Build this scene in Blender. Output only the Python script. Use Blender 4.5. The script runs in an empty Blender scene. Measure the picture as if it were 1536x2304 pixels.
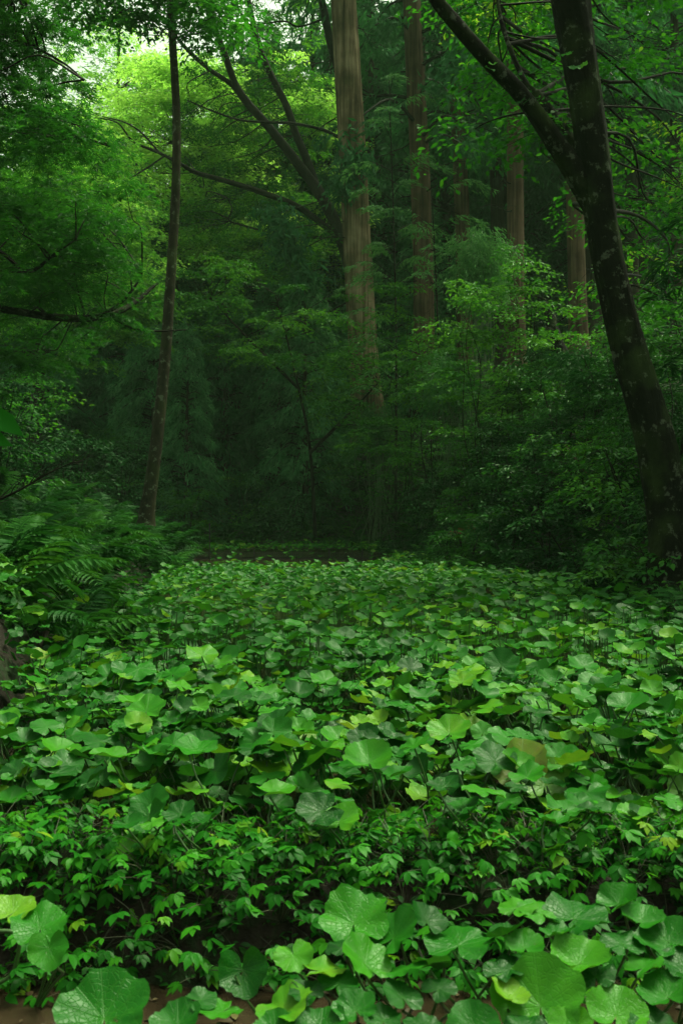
import bpy, math, random
import numpy as np
from mathutils import Vector, Matrix, Quaternion
random.seed(11)
rng = np.random.default_rng(11)
scn = bpy.context.scene
col = scn.collection
R = math.radians

# ------------------------------------------------------------------ camera, sky, sun, exposure
FPX, CAMZ = 2240.0, 1.35
cd = bpy.data.cameras.new('camera'); cam = bpy.data.objects.new('camera', cd); col.objects.link(cam)
cam.location = (0, 0, CAMZ); cam.rotation_euler = (R(90), 0, 0)
cd.sensor_fit = 'VERTICAL'; cd.sensor_height = 36; cd.lens = 35; cd.clip_start = 0.05; cd.clip_end = 1000
cd.dof.use_dof = True; cd.dof.focus_distance = 8.0; cd.dof.aperture_fstop = 6.3
scn.camera = cam
SUN_EL, SUN_AZ = R(62), R(48)         # azimuth measured from +Y towards +X
w = bpy.data.worlds.new('World'); scn.world = w; w.use_nodes = True
nt = w.node_tree; nt.nodes.clear()
sky = nt.nodes.new('ShaderNodeTexSky'); sky.sky_type = 'NISHITA'; sky.sun_disc = False
sky.sun_elevation = SUN_EL; sky.sun_rotation = SUN_AZ; sky.air_density = 1.0; sky.dust_density = 6.0
hs = nt.nodes.new('ShaderNodeHueSaturation'); hs.inputs['Saturation'].default_value = 0.25
bg = nt.nodes.new('ShaderNodeBackground'); bg.inputs['Strength'].default_value = 0.09
wo = nt.nodes.new('ShaderNodeOutputWorld')
nt.links.new(sky.outputs[0], hs.inputs['Color']); tn = nt.nodes.new('ShaderNodeMix'); tn.data_type = 'RGBA'; tn.blend_type = 'MULTIPLY'; tn.inputs['Factor'].default_value = 1.0; tn.inputs[7].default_value = (.87, 1.0, .72, 1)
nt.links.new(hs.outputs[0], tn.inputs[6]); nt.links.new(tn.outputs[2], bg.inputs['Color']); nt.links.new(bg.outputs[0], wo.inputs[0])
sl = bpy.data.lights.new('sun', 'SUN'); sl.energy = 1.5; sl.angle = R(25); sl.color = (.95, 1.0, .68)
sun = bpy.data.objects.new('sun', sl); col.objects.link(sun)
sdir = Vector((math.sin(SUN_AZ)*math.cos(SUN_EL), math.cos(SUN_AZ)*math.cos(SUN_EL), math.sin(SUN_EL)))
sun.rotation_euler = sdir.to_track_quat('Z', 'Y').to_euler(); sun.location = (0, 0, 60)
vs = scn.view_settings; vs.view_transform = 'Standard'; vs.look = 'None'; vs.exposure = 1.7; vs.gamma = 1.0; vs.use_curve_mapping = False
cy = scn.cycles; cy.max_bounces = 8; cy.diffuse_bounces = 4; cy.glossy_bounces = 2; cy.transmission_bounces = 4; cy.volume_bounces = 0
cy.use_denoising = True; cy.caustics_reflective = False; cy.caustics_refractive = False; cy.sample_clamp_indirect = 4

# ------------------------------------------------------------------ helpers
def P(px, py, d):
    """world point seen at photograph pixel (px, py) at depth d"""
    return np.array(((px-768)/FPX*d, d, CAMZ+(1152-py)/FPX*d))

def mk_mesh(name, V, F, mat, tint=None, uv=None, smooth=True):
    me = bpy.data.meshes.new(name)
    V = np.asarray(V, dtype=np.float32)
    Fs = F if isinstance(F, list) else [F]
    Fs = [np.asarray(f, dtype=np.int32) for f in Fs if len(f)]
    lv = np.concatenate([f.ravel() for f in Fs])
    tot = np.concatenate([np.full(len(f), f.shape[1], dtype=np.int32) for f in Fs])
    start = np.concatenate([[0], np.cumsum(tot)[:-1]]).astype(np.int32)
    me.vertices.add(len(V)); me.vertices.foreach_set('co', V.ravel())
    me.loops.add(len(lv)); me.loops.foreach_set('vertex_index', lv)
    me.polygons.add(len(tot)); me.polygons.foreach_set('loop_start', start)
    me.polygons.foreach_set('use_smooth', np.full(len(tot), smooth))
    if uv is not None:
        ul = me.uv_layers.new(name='UVMap')
        ul.data.foreach_set('uv', np.asarray(uv, dtype=np.float32)[lv].ravel())
    if tint is not None:
        a = me.attributes.new('tint', 'FLOAT', 'POINT'); a.data.foreach_set('value', np.asarray(tint, dtype=np.float32))
    me.update(calc_edges=True)
    if isinstance(mat, (list, tuple)):
        for m in mat: me.materials.append(m)
    else: me.materials.append(mat)
    return me

def tag(o, label=None, cat=None, group=None, kind=None):
    if label: o['label'] = label
    if cat: o['category'] = cat
    if group: o['group'] = group
    if kind: o['kind'] = kind
    return o

def link(name, me, parent=None):
    o = bpy.data.objects.new(name, me); col.objects.link(o)
    if parent is not None: o.parent = parent
    return o

def thing(name, label, cat, loc=(0, 0, 0), group=None, rz=0.0):
    o = bpy.data.objects.new(name, None); col.objects.link(o)
    o.empty_display_size = 0.1; o.location = loc; o.rotation_euler = (0, 0, rz)
    return tag(o, label, cat, group)

def part(name, V, F, mat, parent, tint=None, uv=None, smooth=True):
    """V in world coordinates; parent has only a location"""
    V = np.asarray(V) - np.array(parent.location)[None, :]
    return link(name, mk_mesh(name, V, F, mat, tint, uv, smooth), parent)

def unit(a):
    a = np.asarray(a, float); return a/np.maximum(np.linalg.norm(a, axis=-1, keepdims=True), 1e-9)

def spline(pts, n):
    """Catmull-Rom through pts (rows may carry a radius as 4th column), n samples per span"""
    p = np.asarray(pts, float)
    if len(p) == 2: return np.linspace(p[0], p[1], n+1)
    q = np.vstack([2*p[0]-p[1], p, 2*p[-1]-p[-2]]); out = []
    for i in range(1, len(q)-2):
        t = np.linspace(0, 1, n, endpoint=False)[:, None]
        a, b, c, d = q[i-1], q[i], q[i+1], q[i+2]
        out.append(0.5*(2*b+(c-a)*t+(2*a-5*b+4*c-d)*t**2+(3*b-a-3*c+d)*t**3))
    out.append(p[-1:]); return np.vstack(out)

def tube(c, r, seg=8, ridges=None, wob=0.0):
    """quad tube along centre line c (n,3), radius r (n)"""
    c = np.asarray(c, float); n = len(c); r = np.broadcast_to(np.asarray(r, float), (n,))
    t = unit(np.gradient(c, axis=0))
    ref = np.array([0, 1.0, 0]) if abs(t[0][1]) < .9 else np.array([1.0, 0, 0])
    u = np.zeros((n, 3)); u[0] = unit(ref-t[0]*(ref@t[0]))
    for i in range(1, n):
        v = u[i-1]-t[i]*(u[i-1]@t[i]); u[i] = v/np.linalg.norm(v)
    b = np.cross(t, u)
    a = np.linspace(0, 2*np.pi, seg, endpoint=False)
    rr = np.repeat(r[:, None], seg, 1)
    if ridges is not None: rr = rr*ridges(np.arange(n)[:, None], a[None, :])
    if wob: rr = rr*(1+wob*rng.standard_normal((n, seg)))
    V = c[:, None, :]+rr[..., None]*(np.cos(a)[None, :, None]*u[:, None, :]+np.sin(a)[None, :, None]*b[:, None, :])
    i = np.arange(n-1)[:, None]*seg; j = np.arange(seg)[None, :]; k = (j+1) % seg
    F = np.stack([i+j, i+k, i+seg+k, i+seg+j], -1).reshape(-1, 4)
    return V.reshape(-1, 3), F

def join(parts):
    Vs, Fs, o = [], [], 0
    for V, F in parts:
        Vs.append(V); Fs.append(F+o); o += len(V)
    return np.vstack(Vs), np.vstack(Fs)

# leaf templates: x along the leaf, z up
def tmpl(v, f): return np.array(v, float), np.array(f, int)
T_DIAMOND = tmpl([(0, 0, 0), (.45, .27, .05), (1, 0, -.10), (.45, -.27, .05)], [(0, 2, 1), (0, 3, 2)])
T_OVAL = tmpl([(0, 0, 0), (.28, .20, .05), (.62, .21, .02), (1, 0, -.12), (.62, -.21, .02), (.28, -.20, .05), (.35, 0, 0), (.7, 0, -.02)],
              [(0, 6, 1), (0, 5, 6), (1, 6, 7), (1, 7, 2), (5, 7, 6), (5, 4, 7), (2, 7, 3), (4, 3, 7)])
T_LANCE = tmpl([(0, 0, 0), (.3, .10, .04), (.65, .10, -.02), (1, 0, -.2), (.65, -.10, -.02), (.3, -.10, .04), (.48, 0, -.02)],
               [(0, 6, 1), (0, 5, 6), (1, 6, 2), (5, 4, 6), (2, 6, 3), (4, 3, 6)])
T_BAMBOO = tmpl([(0, 0, 0), (.35, .065, .02), (1, 0, -.22), (.35, -.065, .02)], [(0, 2, 1), (0, 3, 2)])
T_NEEDLE = tmpl([(0, 0, 0), (.4, .09, .0), (1, 0, -.12), (.4, -.09, .0)], [(0, 2, 1), (0, 3, 2)])
def maple():
    v, f = [], []
    for a, l in ((0, 1.0), (R(48), .82), (R(-48), .82), (R(100), .5), (R(-100), .5)):
        o = len(v); c, s = math.cos(a), math.sin(a)
        for x, y, z in ((0, 0, 0), (.5*l, .15*l, .03), (l, 0, -.12), (.5*l, -.15*l, .03)):
            v.append((x*c-y*s, x*s+y*c, z))
        f += [(o, o+2, o+1), (o, o+3, o+2)]
    return tmpl(v, f)
T_MAPLE = maple()

T_SLIM = tmpl([(0, 0, 0), (.42, .125, .05), (1, 0, -.16), (.42, -.125, .05)], [(0, 2, 1), (0, 3, 2)])
def place(T, pos, dirs, nrm, size, tint):
    """copies of a leaf template as one mesh: returns V, F, tint per vertex"""
    tv, tf = T; pos = np.asarray(pos); N = len(pos)
    x = unit(dirs); n = np.asarray(nrm, float); n = unit(n-x*(np.sum(n*x, 1, keepdims=True))); y = np.cross(n, x)
    s = np.broadcast_to(np.asarray(size, float), (N,))
    V = pos[:, None, :]+s[:, None, None]*(tv[None, :, 0:1]*x[:, None, :]+tv[None, :, 1:2]*y[:, None, :]+tv[None, :, 2:3]*n[:, None, :])
    F = tf[None]+(np.arange(N)*len(tv))[:, None, None]
    return V.reshape(-1, 3), F.reshape(-1, tf.shape[1]), np.repeat(np.broadcast_to(tint, (N,)), len(tv))

class Cloud:
    """gathers leaves, then becomes one crown mesh"""
    def __init__(s): s.V, s.F, s.T, s.o = [], [], [], 0
    def add(s, V, F, T):
        s.V.append(V); s.F.append(F+s.o); s.T.append(T); s.o += len(V)
    def arrays(s): return np.vstack(s.V), np.vstack(s.F), np.concatenate(s.T)
    def pad(s, T, c, rad, n, size, tint, thick=.18, droop=.25, up=.45, flat=None, jit=.12):
        """one spray of foliage: a flat, slightly domed disc of n leaves round c"""
        a = rng.uniform(0, 2*np.pi, n); q = np.sqrt(rng.uniform(0.02, 1, n))*rad
        lob = 1+.35*np.sin(a*3+rng.uniform(0, 6))
        q = q*lob
        pos = np.stack([np.cos(a)*q, np.sin(a)*q, rng.normal(0, thick*rad*.5, n)-droop*q*q/max(rad, .01)], 1)
        tl = rng.normal(0, .16, 2)
        pos[:, 2] += pos[:, 0]*tl[0]+pos[:, 1]*tl[1]
        a2 = a+rng.normal(0, .8, n)
        d = np.stack([np.cos(a2), np.sin(a2), rng.normal(-.25, .28, n)], 1)
        nr = np.stack([rng.normal(0, up, n), rng.normal(0, up, n), np.ones(n)], 1)
        s.add(*place(T, pos+np.asarray(c), d, nr, size*rng.uniform(.6, 1.25, n), np.clip(tint+rng.normal(0, jit, n), 0, 1)))

# ------------------------------------------------------------------ materials
def newmat(name):
    m = bpy.data.materials.new(name); m.use_nodes = True; n = m.node_tree; n.nodes.clear()
    out = n.nodes.new('ShaderNodeOutputMaterial'); return m, n, out
def N(n, t, **k):
    x = n.nodes.new(t)
    for a, b in k.items(): setattr(x, a, b)
    return x
def ramp(n, stops):
    r = N(n, 'ShaderNodeValToRGB'); e = r.color_ramp.elements
    while len(e) > 1: e.remove(e[-1])
    e[0].position = stops[0][0]; e[0].color = (*stops[0][1], 1)
    for p, c in stops[1:]:
        x = e.new(p); x.color = (*c, 1)
    return r
def mathn(n, op, a=None, b=None):
    x = N(n, 'ShaderNodeMath', operation=op)
    for i, v in enumerate((a, b)):
        if v is None: continue
        if isinstance(v, (int, float)): x.inputs[i].default_value = v
        else: n.links.new(v, x.inputs[i])
    return x.outputs[0]

def leaf_mat(name, stops, src='tint', rough=.42, trans=.3, vein=False, spots=0.0, spec=.5):
    m, n, out = newmat(name); L = n.links.new
    if src == 'tint': fac = N(n, 'ShaderNodeAttribute', attribute_name='tint').outputs['Fac']
    else: fac = N(n, 'ShaderNodeObjectInfo').outputs['Random']
    geo = N(n, 'ShaderNodeNewGeometry')
    no = N(n, 'ShaderNodeTexNoise'); no.inputs['Scale'].default_value = 14 if vein else 3; no.inputs['Detail'].default_value = 3
    L(geo.outputs['Position'], no.inputs['Vector'])
    f2 = mathn(n, 'ADD', fac, mathn(n, 'MULTIPLY', mathn(n, 'SUBTRACT', no.outputs['Fac'], .5), .35))
    r = ramp(n, stops); L(f2, r.inputs['Fac']); c = r.outputs['Color']
    p = N(n, 'ShaderNodeBsdfDiffuse'); gl = N(n, 'ShaderNodeBsdfGlossy'); gl.inputs['Roughness'].default_value = rough; gl.inputs['Color'].default_value = (.9, 1, .9, 1)
    if vein:
        uv = N(n, 'ShaderNodeUVMap'); sx = N(n, 'ShaderNodeSeparateXYZ'); L(uv.outputs[0], sx.inputs[0])
        X = mathn(n, 'SUBTRACT', sx.outputs[0], .5); Y = mathn(n, 'SUBTRACT', sx.outputs[1], .5)
        ang = mathn(n, 'ARCTAN2', Y, X); rad = mathn(n, 'SQRT', mathn(n, 'ADD', mathn(n, 'MULTIPLY', X, X), mathn(n, 'MULTIPLY', Y, Y)))
        s1 = mathn(n, 'ABSOLUTE', mathn(n, 'SINE', mathn(n, 'MULTIPLY', ang, 5.5)))
        wdt = mathn(n, 'MULTIPLY', s1, rad)                     # distance to the nearest main vein
        main = N(n, 'ShaderNodeMapRange'); main.inputs['From Min'].default_value = .0; main.inputs['From Max'].default_value = .035
        main.inputs['To Min'].default_value = 1; main.inputs['To Max'].default_value = 0; L(wdt, main.inputs['Value'])
        vo = N(n, 'ShaderNodeTexVoronoi', feature='DISTANCE_TO_EDGE'); vo.inputs['Scale'].default_value = 17
        L(uv.outputs[0], vo.inputs['Vector'])
        net = N(n, 'ShaderNodeMapRange'); net.inputs['From Max'].default_value = .09; net.inputs['To Min'].default_value = 1; net.inputs['To Max'].default_value = 0
        L(vo.outputs['Distance'], net.inputs['Value'])
        v = mathn(n, 'MAXIMUM', main.outputs[0], mathn(n, 'MULTIPLY', net.outputs[0], .5))
        mx = N(n, 'ShaderNodeMix', data_type='RGBA', blend_type='MIX'); L(mathn(n, 'MULTIPLY', v, .38), mx.inputs['Factor'])
        L(c, mx.inputs[6]); mx.inputs[7].default_value = (.05, .18, .015, 1); c = mx.outputs[2]
        bp = N(n, 'ShaderNodeBump'); bp.inputs['Strength'].default_value = .35; bp.inputs['Distance'].default_value = .004
        L(mathn(n, 'MULTIPLY', v, -1), bp.inputs['Height'])
        L(bp.outputs[0], p.inputs['Normal']); L(bp.outputs[0], gl.inputs['Normal'])
    if spots:
        n2 = N(n, 'ShaderNodeTexNoise'); n2.inputs['Scale'].default_value = 38; n2.inputs['Detail'].default_value = 4; L(geo.outputs['Position'], n2.inputs['Vector'])
        mr = N(n, 'ShaderNodeMapRange'); mr.inputs['From Min'].default_value = .68; mr.inputs['From Max'].default_value = .76; L(n2.outputs['Fac'], mr.inputs['Value'])
        mx = N(n, 'ShaderNodeMix', data_type='RGBA'); L(mathn(n, 'MULTIPLY', mr.outputs[0], spots), mx.inputs['Factor'])
        L(c, mx.inputs[6]); mx.inputs[7].default_value = (.05, .035, .012, 1); c = mx.outputs[2]
    L(c, p.inputs['Color']); tr = N(n, 'ShaderNodeBsdfTranslucent'); hsv = N(n, 'ShaderNodeHueSaturation'); hsv.inputs['Hue'].default_value = .485; hsv.inputs['Value'].default_value = 1.3 if vein else 1.8
    L(c, hsv.inputs['Color']); L(hsv.outputs[0], tr.inputs['Color'])
    ms = N(n, 'ShaderNodeMixShader'); ms.inputs[0].default_value = trans
    L(p.outputs[0], ms.inputs[1]); L(tr.outputs[0], ms.inputs[2])
    lw = N(n, 'ShaderNodeLayerWeight'); lw.inputs['Blend'].default_value = .25
    g2 = N(n, 'ShaderNodeMixShader'); L(mathn(n, 'MULTIPLY', mathn(n, 'ADD', mathn(n, 'MULTIPLY', lw.outputs['Facing'], 1.6), .6), spec*(.095 if vein else .08)), g2.inputs[0])
    L(ms.outputs[0], g2.inputs[1]); L(gl.outputs[0], g2.inputs[2]); fin = g2.outputs[0]
    if spots:                                              # insect holes inside the brown spots
        ho = N(n, 'ShaderNodeMapRange'); ho.inputs['From Min'].default_value = .735; ho.inputs['From Max'].default_value = .74; L(n2.outputs['Fac'], ho.inputs['Value'])
        tp = N(n, 'ShaderNodeBsdfTransparent'); mh = N(n, 'ShaderNodeMixShader'); L(ho.outputs[0], mh.inputs[0]); L(fin, mh.inputs[1]); L(tp.outputs[0], mh.inputs[2]); fin = mh.outputs[0]
    L(fin, out.inputs[0])
    return m

def bark_mat(name, stops, stretch=(14, 14, 1.2), scale=1.0, bump=.6, lichen=0.0, moss=0.0, rough=.8):
    m, n, out = newmat(name); L = n.links.new
    tc = N(n, 'ShaderNodeTexCoord'); mp = N(n, 'ShaderNodeMapping'); mp.inputs['Scale'].default_value = stretch; L(tc.outputs['Object'], mp.inputs['Vector'])
    a = N(n, 'ShaderNodeTexNoise'); a.inputs['Scale'].default_value = scale; a.inputs['Detail'].default_value = 8; a.inputs['Roughness'].default_value = .65; L(mp.outputs[0], a.inputs['Vector'])
    b = N(n, 'ShaderNodeTexNoise'); b.inputs['Scale'].default_value = 1.1; b.inputs['Detail'].default_value = 4; L(tc.outputs['Object'], b.inputs['Vector'])
    f = mathn(n, 'ADD', mathn(n, 'MULTIPLY', a.outputs['Fac'], .62), mathn(n, 'MULTIPLY', b.outputs['Fac'], .38))
    r = ramp(n, stops); L(f, r.inputs['Fac']); c = r.outputs['Color']
    if moss:
        g = N(n, 'ShaderNodeTexNoise'); g.inputs['Scale'].default_value = 2.3; g.inputs['Detail'].default_value = 6; L(tc.outputs['Object'], g.inputs['Vector'])
        mr = N(n, 'ShaderNodeMapRange'); mr.inputs['From Min'].default_value = .5; mr.inputs['From Max'].default_value = .68; L(g.outputs['Fac'], mr.inputs['Value'])
        mx = N(n, 'ShaderNodeMix', data_type='RGBA'); L(mathn(n, 'MULTIPLY', mr.outputs[0], moss), mx.inputs['Factor']); L(c, mx.inputs[6]); mx.inputs[7].default_value = (.035, .06, .015, 1); c = mx.outputs[2]
    if lichen:
        v = N(n, 'ShaderNodeTexNoise'); v.inputs['Scale'].default_value = 7; v.inputs['Detail'].default_value = 9; v.inputs['Roughness'].default_value = .7; L(tc.outputs['Object'], v.inputs['Vector'])
        mr = N(n, 'ShaderNodeMapRange'); mr.inputs['From Min'].default_value = .565; mr.inputs['From Max'].default_value = .61; L(v.outputs['Fac'], mr.inputs['Value'])
        mx = N(n, 'ShaderNodeMix', data_type='RGBA'); L(mathn(n, 'MULTIPLY', mr.outputs[0], lichen), mx.inputs['Factor']); L(c, mx.inputs[6]); mx.inputs[7].default_value = (.13, .155, .105, 1); c = mx.outputs[2]
    p = N(n, 'ShaderNodeBsdfPrincipled'); p.inputs['Roughness'].default_value = rough; p.inputs['Specular IOR Level'].default_value = .04; L(c, p.inputs['Base Color'])
    bp = N(n, 'ShaderNodeBump'); bp.inputs['Strength'].default_value = bump; bp.inputs['Distance'].default_value = .03; L(a.outputs['Fac'], bp.inputs['Height']); L(bp.outputs[0], p.inputs['Normal'])
    L(p.outputs[0], out.inputs[0]); return m

def plain(name, c, rough=.6, bump=0):
    m, n, out = newmat(name); L = n.links.new
    p = N(n, 'ShaderNodeBsdfPrincipled'); p.inputs['Roughness'].default_value = rough
    no = N(n, 'ShaderNodeTexNoise'); no.inputs['Scale'].default_value = 9; no.inputs['Detail'].default_value = 5
    r = ramp(n, [(.25, tuple(x*.6 for x in c)), (.75, tuple(x*1.3 for x in c))]); L(no.outputs['Fac'], r.inputs['Fac']); L(r.outputs[0], p.inputs['Base Color'])
    L(p.outputs[0], out.inputs[0]); return m

G = lambda *a: a
W_STOPS = [(0, (.003, .045, .004)), (.3, (.006, .085, .004)), (.62, (.016, .14, .005)), (.86, (.045, .20, .007)), (1, (.11, .25, .010))]
M = {}
M['wasabi'] = leaf_mat('wasabi_leaf', W_STOPS, 'obj', .33, .24, vein=True, spots=.7, spec=.17)
M['wasabi_far'] = leaf_mat('wasabi_leaf_far', W_STOPS, 'tint', .33, .3, vein=True, spec=.18)
M['wasabi_yellow'] = leaf_mat('wasabi_leaf_yellow', [(0, (.05, .17, .008)), (.8, (.13, .22, .012)), (1, (.10, .07, .02))], 'obj', .35, .3, vein=True, spots=.9, spec=.3)
M['stalk'] = plain('leaf_stalk', (.03, .085, .012), .5)
M['herb'] = leaf_mat('herb_leaf', [(0, (.006, .065, .004)), (.5, (.014, .13, .006)), (.93, (.035, .20, .008)), (1, (.13, .24, .010))], 'obj', .4, .32, spec=.1)
M['fern'] = leaf_mat('fern_frond', [(0, (.004, .045, .005)), (.6, (.009, .08, .006)), (1, (.028, .13, .008))], 'obj', .5, .3, spec=.15)
M['fern_dead'] = leaf_mat('fern_dead', [(0, (.16, .05, .02)), (1, (.26, .10, .04))], 'obj', .7, .2)
M['maple'] = leaf_mat('maple_leaf', [(0, (.006, .07, .005)), (.5, (.018, .13, .007)), (1, (.07, .24, .012))], 'tint', .45, .45, spec=.2)
M['bright'] = leaf_mat('bright_leaf', [(0, (.018, .12, .010)), (.5, (.07, .26, .018)), (1, (.22, .45, .06))], 'tint', .5, .62, spec=.3)
M['beech'] = leaf_mat('beech_leaf', [(0, (.004, .065, .004)), (.6, (.011, .13, .005)), (.92, (.04, .22, .010)), (1, (.15, .30, .018))], 'tint', .4, .5, spec=.2)
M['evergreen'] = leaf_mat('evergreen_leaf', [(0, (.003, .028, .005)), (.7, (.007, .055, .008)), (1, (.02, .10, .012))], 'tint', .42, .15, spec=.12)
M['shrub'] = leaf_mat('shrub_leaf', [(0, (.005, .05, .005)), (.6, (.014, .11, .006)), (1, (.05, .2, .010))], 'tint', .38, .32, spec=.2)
M['bamboo'] = leaf_mat('bamboo_leaf', [(0, (.013, .08, .018)), (.6, (.04, .155, .032)), (1, (.09, .25, .06))], 'tint', .45, .3, spec=.2)
M['conifer'] = leaf_mat('conifer_needles', [(0, (.010, .06, .018)), (.6, (.022, .12, .033)), (1, (.045, .19, .05))], 'tint', .6, .25, spec=.15)
M['cover'] = leaf_mat('ground_cover', [(0, (.003, .03, .004)), (.6, (.007, .06, .005)), (1, (.025, .12, .008))], 'tint', .45, .25, spec=.15)
M['cedar_bark'] = bark_mat('cedar_bark', [(.38, (.025, .018, .010)), (.5, (.10, .075, .042)), (.62, (.24, .19, .115))], (9, 9, .35), 1.0, .8, 0, .25)
M['red_bark'] = bark_mat('red_cedar_bark', [(.36, (.022, .014, .009)), (.5, (.07, .045, .029)), (.64, (.14, .095, .062))], (10, 10, .4), 1.0, .8, 0, .2)
M['dark_bark'] = bark_mat('dark_bark', [(.35, (.003, .003, .002)), (.6, (.008, .008, .005)), (.75, (.018, .017, .011))], (9, 9, 3), 2.2, 1.0, .5, .6)
M['grey_bark'] = bark_mat('lichen_bark', [(.35, (.010, .009, .006)), (.55, (.03, .026, .016)), (.75, (.06, .052, .034))], (10, 10, 4), 1.5, .7, .8, .5)
M['twig'] = bark_mat('twig_bark', [(.35, (.005, .004, .003)), (.6, (.014, .012, .008)), (.8, (.05, .045, .035))], (6, 6, 2), 2.0, .5, .0, .2, .55)
M['far_bark'] = bark_mat('far_bark', [(.35, (.014, .010, .007)), (.7, (.05, .038, .027))], (10, 10, .6), 1.0, .3)
M['pale_wood'] = plain('pale_wood', (.08, .055, .033), .6)
M['herb_stem'] = plain('herb_stem', (.03, .035, .012), .6)
M['black'] = plain('black_plastic', (.008, .008, .009), .45)

def ground_mat():
    m, n, out = newmat('forest_soil'); L = n.links.new
    geo = N(n, 'ShaderNodeNewGeometry')
    a = N(n, 'ShaderNodeTexNoise'); a.inputs['Scale'].default_value = 1.7; a.inputs['Detail'].default_value = 8; L(geo.outputs['Position'], a.inputs['Vector'])
    b = N(n, 'ShaderNodeTexNoise'); b.inputs['Scale'].default_value = 22; b.inputs['Detail'].default_value = 6; L(geo.outputs['Position'], b.inputs['Vector'])
    f = mathn(n, 'ADD', mathn(n, 'MULTIPLY', a.outputs['Fac'], .6), mathn(n, 'MULTIPLY', b.outputs['Fac'], .4))
    r = ramp(n, [(.35, (.006, .004, .003)), (.5, (.014, .010, .006)), (.58, (.008, .02, .004)), (.7, (.012, .04, .006))]); L(f, r.inputs['Fac'])
    p = N(n, 'ShaderNodeBsdfPrincipled'); p.inputs['Roughness'].default_value = .75; p.inputs['Specular IOR Level'].default_value = .15; L(r.outputs[0], p.inputs['Base Color'])
    bp = N(n, 'ShaderNodeBump'); bp.inputs['Strength'].default_value = .8; bp.inputs['Distance'].default_value = .03; L(b.outputs['Fac'], bp.inputs['Height']); L(bp.outputs[0], p.inputs['Normal'])
    L(p.outputs[0], out.inputs[0]); return m
def water_mat():
    m, n, out = newmat('muddy_water'); L = n.links.new
    geo = N(n, 'ShaderNodeNewGeometry')
    a = N(n, 'ShaderNodeTexNoise'); a.inputs['Scale'].default_value = 5; a.inputs['Detail'].default_value = 7; L(geo.outputs['Position'], a.inputs['Vector'])
    r = ramp(n, [(.3, (.016, .011, .006)), (.55, (.032, .022, .013)), (.75, (.055, .040, .025))]); L(a.outputs['Fac'], r.inputs['Fac'])
    p = N(n, 'ShaderNodeBsdfPrincipled'); p.inputs['Roughness'].default_value = .16; p.inputs['IOR'].default_value = 1.33; L(r.outputs[0], p.inputs['Base Color'])
    b = N(n, 'ShaderNodeTexNoise'); b.inputs['Scale'].default_value = 9; b.inputs['Detail'].default_value = 3; L(geo.outputs['Position'], b.inputs['Vector'])
    bp = N(n, 'ShaderNodeBump'); bp.inputs['Strength'].default_value = .25; bp.inputs['Distance'].default_value = .02; L(b.outputs['Fac'], bp.inputs['Height']); L(bp.outputs[0], p.inputs['Normal'])
    L(p.outputs[0], out.inputs[0]); return m
M['soil'] = ground_mat(); M['water'] = water_mat()

# ------------------------------------------------------------------ terrain
def XL(y): return np.interp(y, [-20, 0, 5.5, 7, 9.6, 14.2, 18, 21, 26, 30, 34, 40, 60], [-1.8, -1.8, -1.8, -1.92, -2.18, -2.78, -3.15, -3.4, -3.9, -4.5, -5.2, -7, -8])
def XR(y): return np.interp(y, [-20, 0, 8, 9.4, 13.3, 17, 20.4, 24, 26, 30, 34, 38, 44, 60], [2.9, 2.9, 3.1, 3.2, 3.2, 2.85, 2.3, 1.95, 1.75, 1.3, .6, -.4, -1.6, -1.0])
def sm(t): t = np.clip(t, 0, 1); return t*t*(3-2*t)
def wav(x, y, s, k): return np.sin(x*s+k*1.7)*np.cos(y*s*.83+k*2.3)+.5*np.sin(x*s*2.1+y*s*1.7+k)
def H(x, y):
    x = np.asarray(x, float); y = np.asarray(y, float)
    e = .06*np.sin(x*3.1)+.04*np.sin(x*7.3+1)
    f = -.08+.25*sm((y-2.96-e)/.22)-.15*sm((y-3.5)/.2)+sm((y-27.2)/.4)*.06
    f = f+sm((y-33)/10)*1.1+np.clip(y-46, 0, 60)*.16
    u = XL(y)-x; v = x-XR(y)
    lb = sm(u/.55)*.62+sm((u-.3)/3.5)*.75+np.clip(u-1, 0, 40)*.13
    rb = sm(v/2.8)*(2.5+sm((y-14)/10)*.5)+np.clip(v-1.8, 0, 6.5)*.32*sm((y-10)/10)+np.clip(v-8, 0, 60)*.12
    rough = .05*wav(x, y, 2.1, 1)+.12*wav(x, y, .7, 2)
    return f+lb+rb+rough*(sm(np.maximum(u, v)/.8)+sm((y-34)/6)*.8)
def h(x, y): return float(H(x, y))
xs = np.concatenate([np.linspace(-90, -14, 30, endpoint=False), np.linspace(-14, -7, 28, endpoint=False), np.linspace(-7, 9, 150, endpoint=False), np.linspace(9, 20, 36, endpoint=False), np.linspace(20, 90, 26)])
ys = np.concatenate([np.linspace(-30, 0, 16, endpoint=False), np.linspace(0, 5, 70, endpoint=False), np.linspace(5, 46, 190, endpoint=False), np.linspace(46, 160, 50)])
X, Y = np.meshgrid(xs, ys); Z = H(X, Y)
nx = len(xs); i = np.arange(len(ys)-1)[:, None]*nx+np.arange(nx-1)[None]
Fg = np.stack([i, i+1, i+nx+1, i+nx], -1).reshape(-1, 4)
ground = link('ground', mk_mesh('ground', np.stack([X, Y, Z], -1).reshape(-1, 3), Fg, M['soil'])); tag(ground, kind='structure')

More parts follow.
